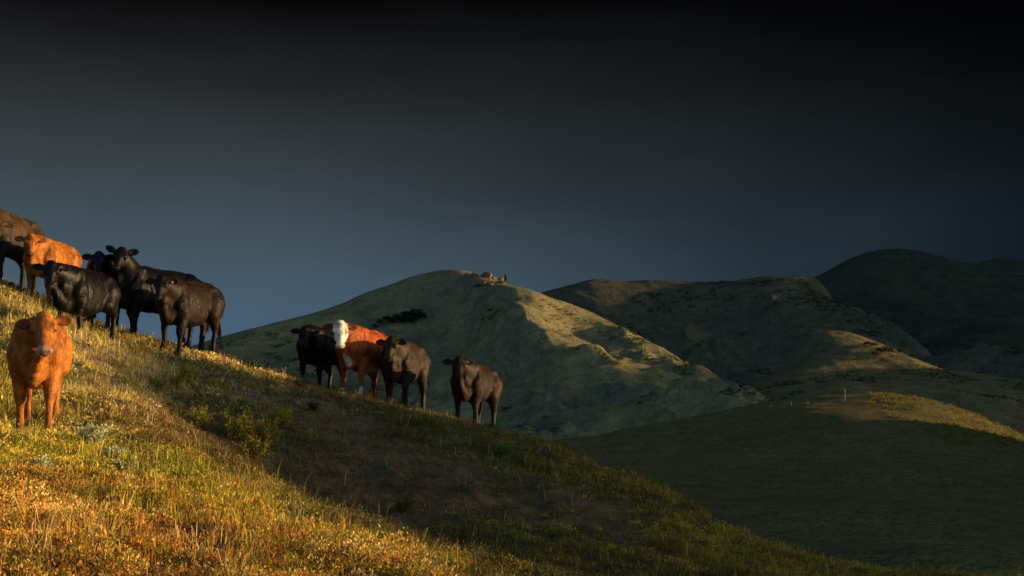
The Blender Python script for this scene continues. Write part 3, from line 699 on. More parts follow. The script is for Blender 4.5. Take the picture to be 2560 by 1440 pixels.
    mesh_np('tail_brush', tv, None, np.arange(nb * 3).reshape(-1, 3), mat=m_bristle, cols=tc_, parent=root_o)
    if eartag:
        sy = eartag; lng = sd_ * sy - np.array((0, 0, 1.)) * eardroop; c0 = H(.045, sy * .095, -.045) + lng * .12 + hf * .035; 
        up = np.array((0, 0, 1.)); tv = []
        for dz_, dy_, df in [(0, -.010, 0), (0, .010, 0), (-.02, .017, 0), (-.042, .017, 0), (-.042, -.017, 0), (-.02, -.017, 0)]: tv.append(c0 + up * dz_ + sd_ * dy_ + hf * .004)
        tv = tv + [p - hf * .006 for p in tv]
        qs = [(i, (i + 1) % 6, 6 + (i + 1) % 6, 6 + i) for i in range(6)] + [(0, 1, 2, 5), (5, 2, 3, 4), (7, 6, 11, 8), (8, 11, 10, 9)]
        mesh_np('ear_tag', np.array(tv) * s, qs, mat=m_tag, parent=root_o)
    return root_o

herd = "cattle strung out along the hillside"
# label, centre px, metres ahead, heading, size, poll (px, py), head yaw, head pitch
cow("orange cow standing alone on the near sunlit grass, pink nose, facing us", 94, 14.5, 284, .85, (107, 787), 289, 54, roll=10, kind='orange', hs=1.12, belly=.06, res=.0125, seed=1, legdx=(.12, -.20, .02, -.02), dpoll=13.65, group=herd)
cow("brown black cow with shade painted on its lower half, cut off at the picture's edge, topmost of the herd", 7, 26.75, 258, 1.06, (-10, 548), 282, 52, kind='tan', seed=2, group=herd)
cow("orange cow high on the hill behind a black cow, dark muzzle", 116, 26.4, 262, .94, (77, 588), 290, 60, kind='orange', seed=3, group=herd)
cow("black cow with its rump downhill, just uphill of the bank", 201, 21.5, 258, .89, (128, 656), 284, 58, kind='black', seed=4, belly=.03, pf=.35, hs=1.04, dpoll=20.6, drop=.20, group=herd)
cow("black cow of which only head and neck show above another's back", 270, 26.0, 264, .99, (247, 632), 284, 58, kind='black', seed=5, group=herd)
cow("large black cow holding its head high and nosing its neighbour", 386, 25.7, 222, 1.03, (304, 621), 264, 48, roll=-12, kind='black', seed=6, eardroop=-.35, pf=.5, group=herd)
cow("dark brown cow with a pink ear tag, standing broadside on the skyline", 465, 24.7, 249, .97, (402, 692), 266, 56, kind='brown', seed=7, belly=.03, eartag=1, group=herd)
cow("black cow left of the white faced steer", 802, 26.9, 252, .91, (763, 819), 279, 60, kind='black', seed=8, belly=.02, hs=.95, group=herd)
cow("red steer with a white face, white belly and white brisket patch", 910, 26.3, 250, 1.02, (851, 806), 279, 60, kind='red', seed=9, belly=.02, hs=1.06, group=herd)
cow("grey brown cow right of the white faced steer, head turned aside", 1008, 26.28, 257, .965, (976, 845), 258, 56, kind='grey', seed=10, belly=.03, hs=1.02, group=herd)
cow("small brown calf standing last and lowest on the ridge", 1187, 25.65, 252, .93, (1147, 895), 277, 58, kind='calf', seed=11, hs=.98, belly=-.05, group=herd)
print("cows", time.time() - T0)

# ------------------------------------------------------------------ grass, weeds and plants on the slope
def leaf_material(name, trans=.35, rough=.75):
    m, t, b = mat_base(name, rough, .15)
    L(t, attr_node(t), b.inputs['Base Color'])
    tr = N(t, 'ShaderNodeBsdfTranslucent'); L(t, attr_node(t), tr.inputs[0])
    ms = N(t, 'ShaderNodeMixShader'); ms.inputs[0].default_value = trans
    L(t, b.outputs[0], ms.inputs[1]); L(t, tr.outputs[0], ms.inputs[2]); L(t, ms.outputs[0], t.nodes['Material Output'].inputs[0])
    return m
m_leaf = leaf_material("dry_leaf")
def blades(root, dirn, length, width, bend, col, rng):
    """curved two segment blades; dirn = horizontal lean, bend = how far the tip falls over"""
    n = len(root); up = np.array((0, 0, 1.))
    ang = rng.uniform(0, 2 * np.pi, n); sd = np.stack([np.cos(ang), np.sin(ang), np.zeros(n)], 1)
    m = root + (up * .62 + dirn * (.25 * bend)[:, None]) * length[:, None]
    tip = root + (up * (1.0 - .35 * bend)[:, None] + dirn * bend[:, None]) * length[:, None]
    w = width[:, None]
    v = np.stack([root - sd * w, root + sd * w, m + sd * w * .75, m - sd * w * .75, tip], 1).reshape(-1, 3)
    i = np.arange(n)[:, None] * 5
    q = i + np.array([[0, 1, 2, 3]]); t = i + np.array([[3, 2, 4]])
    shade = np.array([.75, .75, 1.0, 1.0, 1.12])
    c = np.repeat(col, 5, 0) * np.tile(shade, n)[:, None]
    return v, q, t, c
PAL = {
 'rust': np.array([(.52, .25, .050), (.46, .18, .036), (.56, .38, .070), (.50, .36, .050), (.24, .22, .025), (.62, .46, .15), (.38, .14, .030)]),
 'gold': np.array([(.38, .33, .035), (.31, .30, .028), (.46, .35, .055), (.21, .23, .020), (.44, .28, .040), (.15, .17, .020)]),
 'olive': np.array([(.15, .105, .030), (.115, .090, .025), (.20, .130, .048), (.085, .080, .022), (.17, .095, .040), (.23, .165, .055)]),
 'green': np.array([(.11, .115, .022), (.15, .145, .028), (.08, .085, .020), (.19, .16, .035)]),
 'straw': np.array([(.48, .34, .14), (.40, .27, .09), (.34, .28, .05), (.52, .40, .20), (.26, .25, .04)]),
 'earth': np.array([(.15, .095, .045), (.09, .062, .030), (.075, .068, .026), (.16, .11, .06)]),
}
def pick_cols(x, y, rng, n):
    rust, mound, straw, bare = zones(x, y)
    g = fbm(x / .9 + 40, y / .9, 3, 91); out = PAL['olive'][rng.integers(0, 6, n)]
    fresh = (g > .2) & (mound < .5); out = np.where(fresh[:, None], PAL['green'][rng.integers(0, 4, n)], out)
    side = sstep(-1.5, 3.5, x) * (mound < .5)  # right shoulder coloured paler gold, standing in for sunlight
    k = rng.random(n)
    out = np.where((k < mound)[:, None], PAL['gold'][rng.integers(0, 6, n)], out)
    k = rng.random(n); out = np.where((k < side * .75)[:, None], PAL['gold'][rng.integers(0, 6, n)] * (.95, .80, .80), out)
    k = rng.random(n); out = np.where((k < rust)[:, None], PAL['rust'][rng.integers(0, 7, n)], out)
    k = rng.random(n); out = np.where((k < bare * .75)[:, None], PAL['earth'][rng.integers(0, 4, n)], out)
    k = rng.random(n); out = np.where((k < straw)[:, None], PAL['straw'][rng.integers(0, 5, n)], out)
    # left slope colour brightened as if sunlit, then patches of one plant or another
    lf = sstep(-3.2, -4.6, x) * sstep(11, 14, y); k = rng.random(n); out = np.where((k < .40 * lf)[:, None], PAL['straw'][rng.integers(0, 5, n)], out) * (1 + .35 * lf[:, None])
    patch = fbm(x / .55, y / .55, 3, 191)[:, None]
    big = fbm(x / 1.5, y / 1.2, 3, 193)[:, None]
    return out * np.clip(1 + .5 * patch + .45 * big, .3, 2) * rng.uniform(.75, 1.3, (n, 1)), rust, mound, straw, bare
def scatter(rng, n, y0, y1, spread=.385, pad=.8):
    out = []
    while sum(len(o) for o in out) < n:
        y = y0 + (y1 - y0) * rng.random(n * 2); x = (rng.random(n * 2) * 2 - 1) * (spread * y1 + pad)
        ok = np.abs(x) < spread * y + pad; out.append(np.stack([x[ok], y[ok]], 1))
    return np.concatenate(out)[:n]
def crest_ok(p):
    """keep what can be seen: on this side of the crest, or just over it"""
    z = slope_z(p[:, 0], p[:, 1], False); px, py = proj(np.stack([p[:, 0], p[:, 1], z], -1))
    f = p * (1 - 1.6 / p[:, 1:2]); zf = slope_z(f[:, 0], f[:, 1], False); _, pf_ = proj(np.stack([f[:, 0], f[:, 1], zf], -1))
    return (pf_ > py - 14) & (py < 1500)
rng = np.random.default_rng(7)
V, Q, TT, CC = [], [], [], []; off = 0
for (y0, y1, n, nb, hsc, wsc) in [(5.2, 8.6, 8500, 9, .9, .0024), (8.6, 12.5, 14500, 9, .9, .0029), (12.5, 18, 22000, 8, .95, .0036), (18, 29.5, 38000, 7, 1.0, .0048)]:
    p = scatter(rng, n, y0, y1); p = p[crest_ok(p)]; n = len(p)
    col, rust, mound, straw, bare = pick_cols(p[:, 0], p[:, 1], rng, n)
    patchy = fbm(p[:, 0] / .7, p[:, 1] / .7, 3, 301)
    tall = np.exp(rng.normal(0, .34, n)) * np.clip(1 + .9 * patchy, .25, 2)
    h = (.072 + .008 * rust + .016 * mound + .03 * straw) * tall * hsc; h *= 1 - .55 * bare
    keep = rng.random(n) > bare * .62; keep &= rng.random(n) > .8 * sstep(-.15, -.45, patchy); keep &= rng.random(n) > .55 * rust
    p, col, h = p[keep], col[keep], h[keep]; n = len(p)
    cx = np.repeat(p, nb, 0); r_ = np.abs(rng.normal(0, .032 * (1 + y0 / 25), n * nb)); a_ = rng.uniform(0, 2 * np.pi, n * nb)
    rx = cx[:, 0] + r_ * np.cos(a_); ry = cx[:, 1] + r_ * np.sin(a_)
    root = np.stack([rx, ry, slope_z(rx, ry) - .008], 1)
    dirn = np.stack([np.cos(a_), np.sin(a_), np.zeros(n * nb)], 1) + rng.normal(0, .45, (n * nb, 3)) * (1, 1, 0) + np.array((.12, -.08, 0))
    ru = np.repeat((rust * 1.0)[keep], nb)
    bend = np.clip(rng.normal(.6 + .35 * ru, .34, n * nb), .05, 1.5)
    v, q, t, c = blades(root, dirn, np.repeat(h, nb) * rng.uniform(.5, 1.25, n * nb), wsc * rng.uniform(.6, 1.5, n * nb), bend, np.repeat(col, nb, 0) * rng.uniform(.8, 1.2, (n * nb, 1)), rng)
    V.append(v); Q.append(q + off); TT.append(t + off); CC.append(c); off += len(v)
# long bent stems standing above the turf
p = scatter(rng, 5200, 5.5, 26); p = p[crest_ok(p)]; n = len(p); rust, mound, straw, bare = zones(p[:, 0], p[:, 1])
k = rng.random(n) < (.25 + .6 * mound) * (1 - .7 * bare) * (.4 + 1.2 * (fbm(p[:, 0] / 1.1, p[:, 1] / 1.1, 2, 77) > 0)); p = p[k]; n = len(p)
a_ = rng.uniform(0, 2 * np.pi, n); root = np.stack([p[:, 0], p[:, 1], slope_z(p[:, 0], p[:, 1]) - .01], 1)
col = np.array([(.52, .38, .16), (.42, .28, .09), (.34, .30, .06)])[rng.integers(0, 3, n)] * rng.uniform(.7, 1.2, (n, 1))
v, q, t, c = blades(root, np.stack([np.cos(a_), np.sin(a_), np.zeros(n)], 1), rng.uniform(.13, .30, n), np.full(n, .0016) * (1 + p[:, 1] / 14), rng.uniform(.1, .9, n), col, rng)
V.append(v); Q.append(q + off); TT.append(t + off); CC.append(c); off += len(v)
grass = mesh_np("grass", np.concatenate(V), np.concatenate(Q), np.concatenate(TT), mat=m_leaf, cols=np.concatenate(CC))
tag(grass, "rough orange, gold and olive grass over the hillside", "grass", kind='stuff')

def leaf_cards(c, r, n, size, col, rng, flat=.7, jit=.25):
    """n small pointed leaves spread through a low dome at c"""
    d = rng.normal(0, 1, (n, 3)); d /= np.linalg.norm(d, axis=1)[:, None]; d[:, 2] = np.abs(d[:, 2]) * flat
    pos = c + d * (r * rng.uniform(.35, 1.0, n) ** .6)[:, None]
    ax = d * .8 + rng.normal(0, .6, (n, 3)) + (0, 0, .35); ax /= np.linalg.norm(ax, axis=1)[:, None]
    sd = np.cross(ax, rng.normal(0, 1, (n, 3))); sd /= np.linalg.norm(sd, axis=1)[:, None]
    s = (size * rng.uniform(.6, 1.4, n))[:, None]
    v = np.stack([pos, pos + ax * s * .5 + sd * s * .26, pos + ax * s, pos + ax * s * .5 - sd * s * .26], 1).reshape(-1, 3)
    q = np.arange(n * 4).reshape(-1, 4); cc = np.repeat(col * rng.uniform(1 - jit, 1 + jit, (n, 1)), 4, 0)
    return v, q, cc
V, Q, CC = [], [], []; off = 0
for (y0, y1, n, nl, r0, sz) in [(5.2, 8.8, 5200, 60, .085, .019), (8.8, 13, 8500, 44, .085, .022), (13, 19, 7500, 26, .075, .026), (19, 28.5, 9500, 18, .09, .034)]:
    p = scatter(rng, n, y0, y1); p = p[crest_ok(p)]; n = len(p)
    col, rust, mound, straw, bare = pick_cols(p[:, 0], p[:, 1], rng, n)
    hi = sstep(-.2, .6, rust); col = col * (1 + .15 * hi[:, None])
    cl = fbm(p[:, 0] / .6, p[:, 1] / .6, 3, 411)
    keep = (rng.random(n) > bare * .8) & (cl + rng.normal(0, .2, n) > -.12); p, col = p[keep], col[keep]; n = len(p)
    cz = slope_z(p[:, 0], p[:, 1]); ctr = np.repeat(np.stack([p[:, 0], p[:, 1], cz], 1), nl, 0)
    rr = np.repeat(r0 * np.exp(rng.normal(0, .35, n)), nl)
    v, q, c = leaf_cards(ctr, rr, n * nl, sz, np.repeat(col, nl, 0), rng)
    V.append(v); Q.append(q + off); CC.append(c); off += len(v)
weeds = mesh_np("weeds", np.concatenate(V), np.concatenate(Q), mat=m_leaf, cols=np.concatenate(CC))
tag(weeds, "low leafy weeds, rust red to green, among the grass", "weeds", kind='stuff')
print("grass", time.time() - T0)

def on_slope(px, py, d0=5.0, d1=29.0):
    """where the sight line through a photograph pixel meets the slope"""
    ds = np.linspace(d0, d1, 1200); pts = np.array([P(px, py, 1.0)]) * ds[:, None]
    hit = np.argmax(slope_z(pts[:, 0], pts[:, 1], False) > pts[:, 2]); q = pts[hit]
    return np.array((q[0], q[1], float(slope_z(q[0], q[1]))))

def plant(name, label, px, py, kind, size, seed, group, col, cat):
    r = np.random.default_rng(seed); b = on_slope(px, py)
    root = bpy.data.objects.new(name, None); COL.objects.link(root); root.location = b; root.empty_display_size = .1
    tag(root, label, cat, group)
    if kind == 'stalk':
        C = []
        for k in range(3 if size > .25 else 2):
            V, T_ = [], []; o = 0
            h = size * (1 if k == 0 else r.uniform(.45, .8)); lean = r.normal(0, .12, 2); base = np.array((r.normal(0, .02), r.normal(0, .02), -.01)); n = 8
            for i in range(n):
                a = base + np.array((lean[0] * (i / n) ** 1.5 * h, lean[1] * (i / n) ** 1.5 * h, h * i / n)); e = base + np.array((lean[0] * ((i + 1) / n) ** 1.5 * h, lean[1] * ((i + 1) / n) ** 1.5 * h, h * (i + 1) / n)); w = .0035 * (1 - .5 * i / n)
                ring = [a + (w, 0, 0), a + (-w * .5, w * .87, 0), a + (-w * .5, -w * .87, 0), e + (w * .9, 0, 0), e + (-w * .45, w * .8, 0), e + (-w * .45, -w * .8, 0)]
                V += ring; T_ += [(o, o + 1, o + 4, o + 3), (o + 1, o + 2, o + 5, o + 4), (o + 2, o, o + 3, o + 5)]; o += 6
            mesh_np('stem', V, T_, mat=m_leaf, cols=np.tile(col, (len(V), 1)), parent=root)
            nl = int(38 * h / .3); t = r.uniform(.35, 1.02, nl); pos = base + np.stack([lean[0] * t ** 1.5 * h, lean[1] * t ** 1.5 * h, h * t], 1)
            ax = r.normal(0, .7, (nl, 3)) + (0, 0, .6); ax /= np.linalg.norm(ax, axis=1)[:, None]; sd = np.cross(ax, (0.3, 1, .2)); s = (.022 * r.uniform(.5, 1.3, nl) * (1.25 - t * .5))[:, None]
            lv = np.stack([pos, pos + ax * s * .5 + sd * s * .25, pos + ax * s, pos + ax * s * .5 - sd * s * .25], 1).reshape(-1, 3)
            C.append((lv, np.arange(nl * 4).reshape(-1, 4)))
        lv = np.concatenate([c[0] for c in C]); lq = np.concatenate([c[1] + sum(len(k[0]) for k in C[:i]) for i, c in enumerate(C)])
        mesh_np('leaves', lv, lq, mat=m_leaf, cols=np.tile(np.array(col) * 1.1, (len(lv), 1)) * r.uniform(.8, 1.2, (len(lv), 1)), parent=root)
    else:
        ns = int(9 + size * 40); V, Q, C = [], [], []; o = 0
        sa = r.uniform(0, 2 * np.pi, ns); sl = size * r.uniform(.55, 1.1, ns); sp = r.uniform(.2, .9, ns)
        tips = np.stack([np.cos(sa) * sp * sl, np.sin(sa) * sp * sl, sl * np.sqrt(1 - .7 * sp ** 2)], 1)
        rt = np.stack([r.normal(0, size * .15, ns), r.normal(0, size * .15, ns), np.full(ns, -.02)], 1)
        sv, sq, st_, sc = blades(rt, np.stack([np.cos(sa), np.sin(sa), np.zeros(ns)], 1), sl, np.full(ns, .005 + .008 * size), sp, np.tile(np.array((.13, .09, .045)), (ns, 1)), r)
        mesh_np('stems', sv, sq, st_, mat=m_leaf, cols=sc, parent=root)
        nl = 60
        for i in range(ns):
            t = r.uniform(.35, 1.05, nl)[:, None]; pos = rt[i] + (tips[i] - rt[i]) * t + r.normal(0, size * .07, (nl, 3))
            ax = (tips[i] / np.linalg.norm(tips[i])) * .6 + r.normal(0, .6, (nl, 3)) + (0, 0, .2); ax /= np.linalg.norm(ax, axis=1)[:, None]
            sd = np.cross(ax, r.normal(0, 1, (nl, 3))); sd /= np.linalg.norm(sd, axis=1)[:, None]
            s = ((.018 + .05 * size) * r.uniform(.6, 1.3, nl))[:, None]
            V.append(np.stack([pos, pos + ax * s * .5 + sd * s * .27, pos + ax * s, pos + ax * s * .5 - sd * s * .27], 1).reshape(-1, 3)); Q.append(np.arange(nl * 4).reshape(-1, 4) + o); o += nl * 4
            C.append(np.tile(np.array(col) * r.uniform(.7, 1.3), (nl * 4, 1)))
        mesh_np('foliage', np.concatenate(V), np.concatenate(Q), mat=m_leaf, cols=np.concatenate(C), parent=root)
silver = (.42, .42, .24); lime = (.30, .27, .035); oliv = (.20, .17, .03); gold = (.50, .36, .05); dry = (.40, .27, .12)
gs = "silvery leafed weeds below the orange cow"; gb = "bushy weeds on the edge of the shadow"; gt = "tall stalks on the near crest"; gr = "dry stalks along the skyline"
PL = [
 ('leafy_weed', "pale silvery weed, largest, just below the lone cow's front foot", 235, 1118, 'bush', .20, 1, gs, silver, 'weed'),
 ('leafy_weed', "pale silvery weed right of and below the largest silvery one", 290, 1150, 'bush', .15, 2, gs, silver, 'weed'),
 ('leafy_weed', "small pale weed at left, lowest of the silvery weeds", 110, 1180, 'bush', .11, 3, gs, silver, 'weed'),
 ('leafy_weed', "yellowish silver weed, the one farthest down the slope to the right", 320, 1188, 'bush', .12, 4, gs, (.42, .38, .16), 'weed'),
 ('bush', "broad yellow green bush at the shadow's edge, mid slope", 600, 1105, 'bush', .40, 5, gb, oliv, 'bush'),
 ('bush', "olive bush right of the broad one, brushing the bare earth", 655, 1125, 'bush', .34, 6, gb, oliv, 'bush'),
 ('bush', "bright topped bush, rightmost of the lit bushes by bare earth", 700, 1080, 'bush', .30, 7, gb, lime, 'bush'),
 ('bush', "yellow bush left of the broad bush, in full sun", 500, 1065, 'bush', .26, 8, gb, lime, 'bush'),
 ('bush', "low bush just below the broad yellow green bush", 630, 1165, 'bush', .28, 9, gb, oliv, 'bush'),
 ('bush', "round lime green bush on the shaded slope under the tagged cow", 466, 966, 'bush', .24, 10, gb, lime, 'bush'),
 ('bush', "small thin bush left of the round lime one", 386, 965, 'bush', .17, 11, gb, oliv, 'bush'),
 ('bush', "spindly green bush between the thin and the round one", 434, 966, 'bush', .15, 12, gb, oliv, 'bush'),
 ('flowering_weed', "yellow flowering weed lying on the bare earth patch", 530, 962, 'bush', .13, 13, gb, gold, 'weed'),
 ('bush', "dark green bush in shade beneath the white faced steer", 785, 1030, 'bush', .15, 14, gb, (.08, .09, .022), 'bush'),
 ('bush', "fresh green bush on the crest below the calf", 1262, 1138, 'bush', .28, 15, gb, (.13, .17, .025), 'bush'),
 ('bush', "green bush downhill and right of the fresh green one", 1300, 1160, 'bush', .22, 16, gb, (.13, .15, .03), 'bush'),
 ('bush', "grey green bush in deep shade, low in the hollow", 1010, 1290, 'bush', .17, 17, gb, (.09, .09, .03), 'bush'),
 ('bush', "dark bush at the foot of the hollow, lowest of the bushes", 1060, 1345, 'bush', .17, 18, gb, (.09, .085, .03), 'bush'),
 ('tall_stalk', "tall seeded stalk standing against the dark hollow", 728, 1292, 'stalk', .24, 20, gt, dry, 'stalk'),
 ('tall_stalk', "bare pale stem right beside the seeded stalk", 742, 1296, 'stalk', .19, 21, gt, (.45, .36, .20), 'stalk'),
 ('tall_stalk', "short stalk uphill left of the tall seeded stalk", 676, 1258, 'stalk', .17, 22, gt, dry, 'stalk'),
 ('tall_stalk', "leafy yellow stalk where the mound's edge starts down", 650, 1240, 'stalk', .16, 23, gt, lime, 'stalk'),
 ('tall_stalk', "green sprig right of the bare pale stem", 818, 1302, 'stalk', .13, 24, gt, lime, 'stalk'),
 ('tall_stalk', "lone sprig farther down the mound's edge", 968, 1372, 'stalk', .10, 25, gt, lime, 'stalk'),
 ('tall_stalk', "forked yellow sprig at the very bottom left of the slope", 268, 1432, 'stalk', .14, 26, gt, gold, 'stalk'),
 ('dry_stalk', "dry cross shaped stalk on the skyline left of the black cow", 711, 948, 'stalk', .30, 30, gr, (.42, .30, .15), 'stalk'),
 ('dry_stalk', "pale dry stalk on the bare slope below the skyline", 655, 965, 'stalk', .20, 31, gr, (.34, .26, .08), 'stalk'),
 ('dry_stalk', "dry tuft of stalks on the skyline right of the tagged cow", 575, 905, 'stalk', .22, 32, gr, (.42, .30, .15), 'stalk'),
 ('dry_stalk', "dry stalks on the skyline close to the black cow's hooves", 745, 956, 'stalk', .20, 33, gr, (.42, .30, .15), 'stalk'),
 ('dry_stalk', "pale stalk on the skyline right of the calf", 1366, 1132, 'stalk', .16, 34, gr, (.36, .32, .18), 'stalk'),
]
for a in PL: plant(*a)

# ------------------------------------------------------------------ far rocks, trees, shrubs and fence posts
def m_simple(name, col, rough=.9, nscale=3, amt=.35):
    m, t, b = mat_base(name, rough, .15)
    c = mixc(t, 1.0, col, ramp(t, noise_tex(t, nscale, 5, .65), [(.3, 1 - amt), (.7, 1 + amt)]), 'MULTIPLY'); L(t, c, b.inputs['Base Color']); return m
m_rock = m_simple("outcrop_rock", (.115, .085, .055), nscale=.7); m_post = m_simple("weathered_post", (.16, .15, .13), nscale=20)
m_bark = m_simple("bark", (.07, .05, .035))
def ray_hit(fn, px, py, d0, d1, step=1.0):
    ds = np.arange(d0, d1, step); pts = np.array([P(px, py, 1.0)]) * ds[:, None]
    z = fn(pts[:, 0], pts[:, 1]); k = np.argmax(z > pts[:, 2]); k = k if z[k] > pts[k, 2] else int(np.argmin(pts[:, 2] - z))
    return np.array((pts[k, 0], pts[k, 1], float(z[k])))
def rock(label, b, size, seed, group):
    r = np.random.default_rng(seed); n1, n2 = 22, 13
    th = np.linspace(0, 2 * np.pi, n1, endpoint=False); ph = np.linspace(.02, np.pi - .02, n2); TH, PH = np.meshgrid(th, ph, indexing='ij')
    d = np.stack([np.cos(TH) * np.sin(PH), np.sin(TH) * np.sin(PH), np.cos(PH)], -1)
    rad = np.full(TH.shape, 1.0)
    for k in range(11):      # planes cut it into a broken block
        nrm = r.normal(0, 1, 3); nrm /= np.linalg.norm(nrm); off = r.uniform(.45, .8); dn = d @ nrm
        rad = np.where(dn > .05, np.minimum(rad, off / np.maximum(dn, .05)), rad)
    rad = rad * (1 + .08 * r.normal(0, 1, rad.shape))
    sc = np.array(size) * r.uniform(.8, 1.2, 3); v = d * rad[..., None] * sc
    i = np.arange(n1 * n2).reshape(n1, n2); q = np.stack([i, np.roll(i, -1, 0)], 0)
    f = np.stack([q[0][:, :-1], q[1][:, :-1], q[1][:, 1:], q[0][:, 1:]], -1).reshape(-1, 4)[:, ::-1]
    o = mesh_np("boulder", v.reshape(-1, 3), f, mat=m_rock); o.location = b; o.rotation_euler = (0, r.uniform(-.4, .4), r.uniform(0, 6))
    tag(o, label, "rock", group); return o
g1 = "rocky outcrop on the mountain's crest"
for k, (px, py, sx, sz, lb) in enumerate([(1168, 684, 5, 3.5, "grey rock nearest the mountain's summit"), (1185, 690, 5, 4.5, "blocky rock, second down from the summit"), (1196, 698, 4.5, 4, "dark sided rock in the dip of the outcrop"),
        (1214, 692, 4.5, 5, "tallest jagged rock standing up on the crest"), (1222, 693, 4, 5, "pale rock leaning on the tallest jagged rock"), (1233, 698, 4, 4, "rock midway between the tallest one and the lone tree"),
        (1243, 701, 4, 3.5, "low rock next to the last one before the tree"), (1252, 706, 3.5, 3, "small rock beside the lone tree"), (1205, 706, 4, 3, "broad rock below the jagged ones"), (1226, 708, 4.5, 2.6, "dark bushy rock under the outcrop's middle")]):
    b = ray_hit(h2, px, py, 860, 1000) if py > 702 else np.append(P(px, py, 934)[:2], float(h2(*P(px, py, 934)[:2])))
    t = P(px, py, b[1]); rock(lb, (b[0], b[1] - 1.0, b[2] - 1.3), (sx * 1.25, 5, sz * 1.0), 70 + k, g1)
g2 = "pale crag on the shaded flank"
for k, (px, py, s, lb) in enumerate([(1232, 772, 3.6, "pale crag on the dark flank, highest block"), (1247, 778, 3.0, "right hand block of the pale crag"), (1238, 785, 3.4, "middle block of the pale crag"), (1228, 793, 2.8, "lowest block of the pale crag"), (1207, 800, 2.0, "small pale stone left of the crag")]):
    b = ray_hit(h2, px, py, 700, 1000); rock(lb, (b[0], b[1], b[2] + .3), (s, s, s * .8), 90 + k, g2)

def tree(name, label, b, h, w, seed, group, col=(.028, .036, .018), n=900, cat='tree', conic=False):
    r = np.random.default_rng(seed); root = bpy.data.objects.new(name, None); COL.objects.link(root); root.location = b; tag(root, label, cat, group)
    tr = []; fc = []; k = 0
    for i in range(5):
        z = -.3 + i / 4 * h * .85; rr_ = (.06 * h + .03) * (1 - .2 * i) * .45
        tr += [(rr_ * math.cos(a), rr_ * math.sin(a), z) for a in np.linspace(0, 2 * math.pi, 6, endpoint=False)]
    for i in range(4):
        for j in range(6): fc.append((i * 6 + j, i * 6 + (j + 1) % 6, (i + 1) * 6 + (j + 1) % 6, (i + 1) * 6 + j))
    mesh_np('trunk', tr, fc, mat=m_bark, parent=root)
    nc = 14 if h > 2 else 7; V, Q, C = [], [], []; o = 0
    for c in range(nc):
        if conic:
            t = (c + .5) / nc; ctr = np.array((r.normal(0, .12 * w), r.normal(0, .12 * w), h * (.15 + .85 * t))); rad = w * (1.05 - t) * .75 + .1
        else:
            a = r.uniform(0, 6.28); q = r.uniform(0, .7) ** .7; ctr = np.array((math.cos(a) * q * w, math.sin(a) * q * w, h * r.uniform(.35, .82))); rad = w * r.uniform(.3, .5)
        m = n // nc; v, f, cc = leaf_cards(ctr, np.full(m, rad), m, .10 * h ** .5 + .12 * w, np.tile(np.array(col) * r.uniform(.7, 1.5), (m, 1)), r, flat=1.0)
        v[:, 2] -= rad * .25
        V.append(v); Q.append(f + o); C.append(cc); o += len(v)
    mesh_np('crown', np.concatenate(V), np.concatenate(Q), mat=m_leaf, cols=np.concatenate(C), parent=root)
tree('conifer', "lone dark tree standing on the mountain's crest beside the rocks", ray_hit(h2, 1264, 711, 860, 1000), 6.2, 1.5, 1, None, conic=True)
g3 = "dark trees in a clump on the mountain's left flank"
lbs = ["leftmost small tree of the dark clump", "second tree from the left in the dark clump", "low tree in the left half of the dark clump", "tree left of the dark clump's middle", "tree in the middle of the dark clump, lower edge", "tree in the middle of the dark clump, upper edge",
       "tall tree right of the dark clump's middle", "lower tree below the tallest in the dark clump", "tallest tree of the dark clump", "rightmost tree of the dark clump", "small tree apart below the dark clump's left end"]
for k, (px, py, h, w) in enumerate([(948, 812, 3.5, 2.6), (965, 808, 4.5, 3.2), (980, 812, 4, 3), (995, 806, 5, 3.6), (1008, 812, 5, 3.4), (1012, 800, 5.5, 3.6), (1026, 802, 6.5, 4), (1032, 812, 5, 3.6), (1042, 800, 7, 4), (1054, 805, 5.5, 3.4), (938, 822, 2.5, 2)]):
    tree('hill_tree', lbs[k], ray_hit(h2, px, py, 700, 1000), h, w, 200 + k, g3, col=(.018, .026, .020))
g4 = "dark shrubs scattered over the sunlit flank"
rs = np.random.default_rng(5)
SH = [(1362, 757), (1378, 766), (1390, 772), (1402, 776), (1416, 782), (1432, 790), (1448, 800), (1462, 806), (1478, 812), (1388, 797), (1380, 802), (1352, 770), (1402, 832), (1425, 845), (1470, 848), (1500, 835), (1530, 850), (1552, 858), (1580, 868), (1612, 880), (1648, 884), (1666, 892), (1510, 890), (1545, 905), (1440, 880), (1620, 905)]
ORD = ["first", "second", "third", "fourth", "fifth", "sixth", "seventh", "eighth", "ninth", "tenth", "eleventh", "twelfth", "thirteenth", "fourteenth", "fifteenth", "sixteenth", "seventeenth", "eighteenth", "nineteenth", "twentieth", "twenty-first", "twenty-second", "twenty-third", "twenty-fourth", "twenty-fifth", "last"]
for k, (px, py) in enumerate(sorted(SH, key=lambda q: q[1])):
    b = ray_hit(h2, px, py, 560, 1000)
    order = sorted(SH, key=lambda q: q[0]).index((px, py))
    lab = "dark shrub on the sunlit mountain flank, %s counting from the left" % ORD[order]
    tree('shrub', lab, b, rs.uniform(.9, 2.0), rs.uniform(1.2, 2.6), 300 + k, g4, col=(.055, .042, .018), n=160, cat='shrub')
g5 = "dark trees along the low sunlit spur"
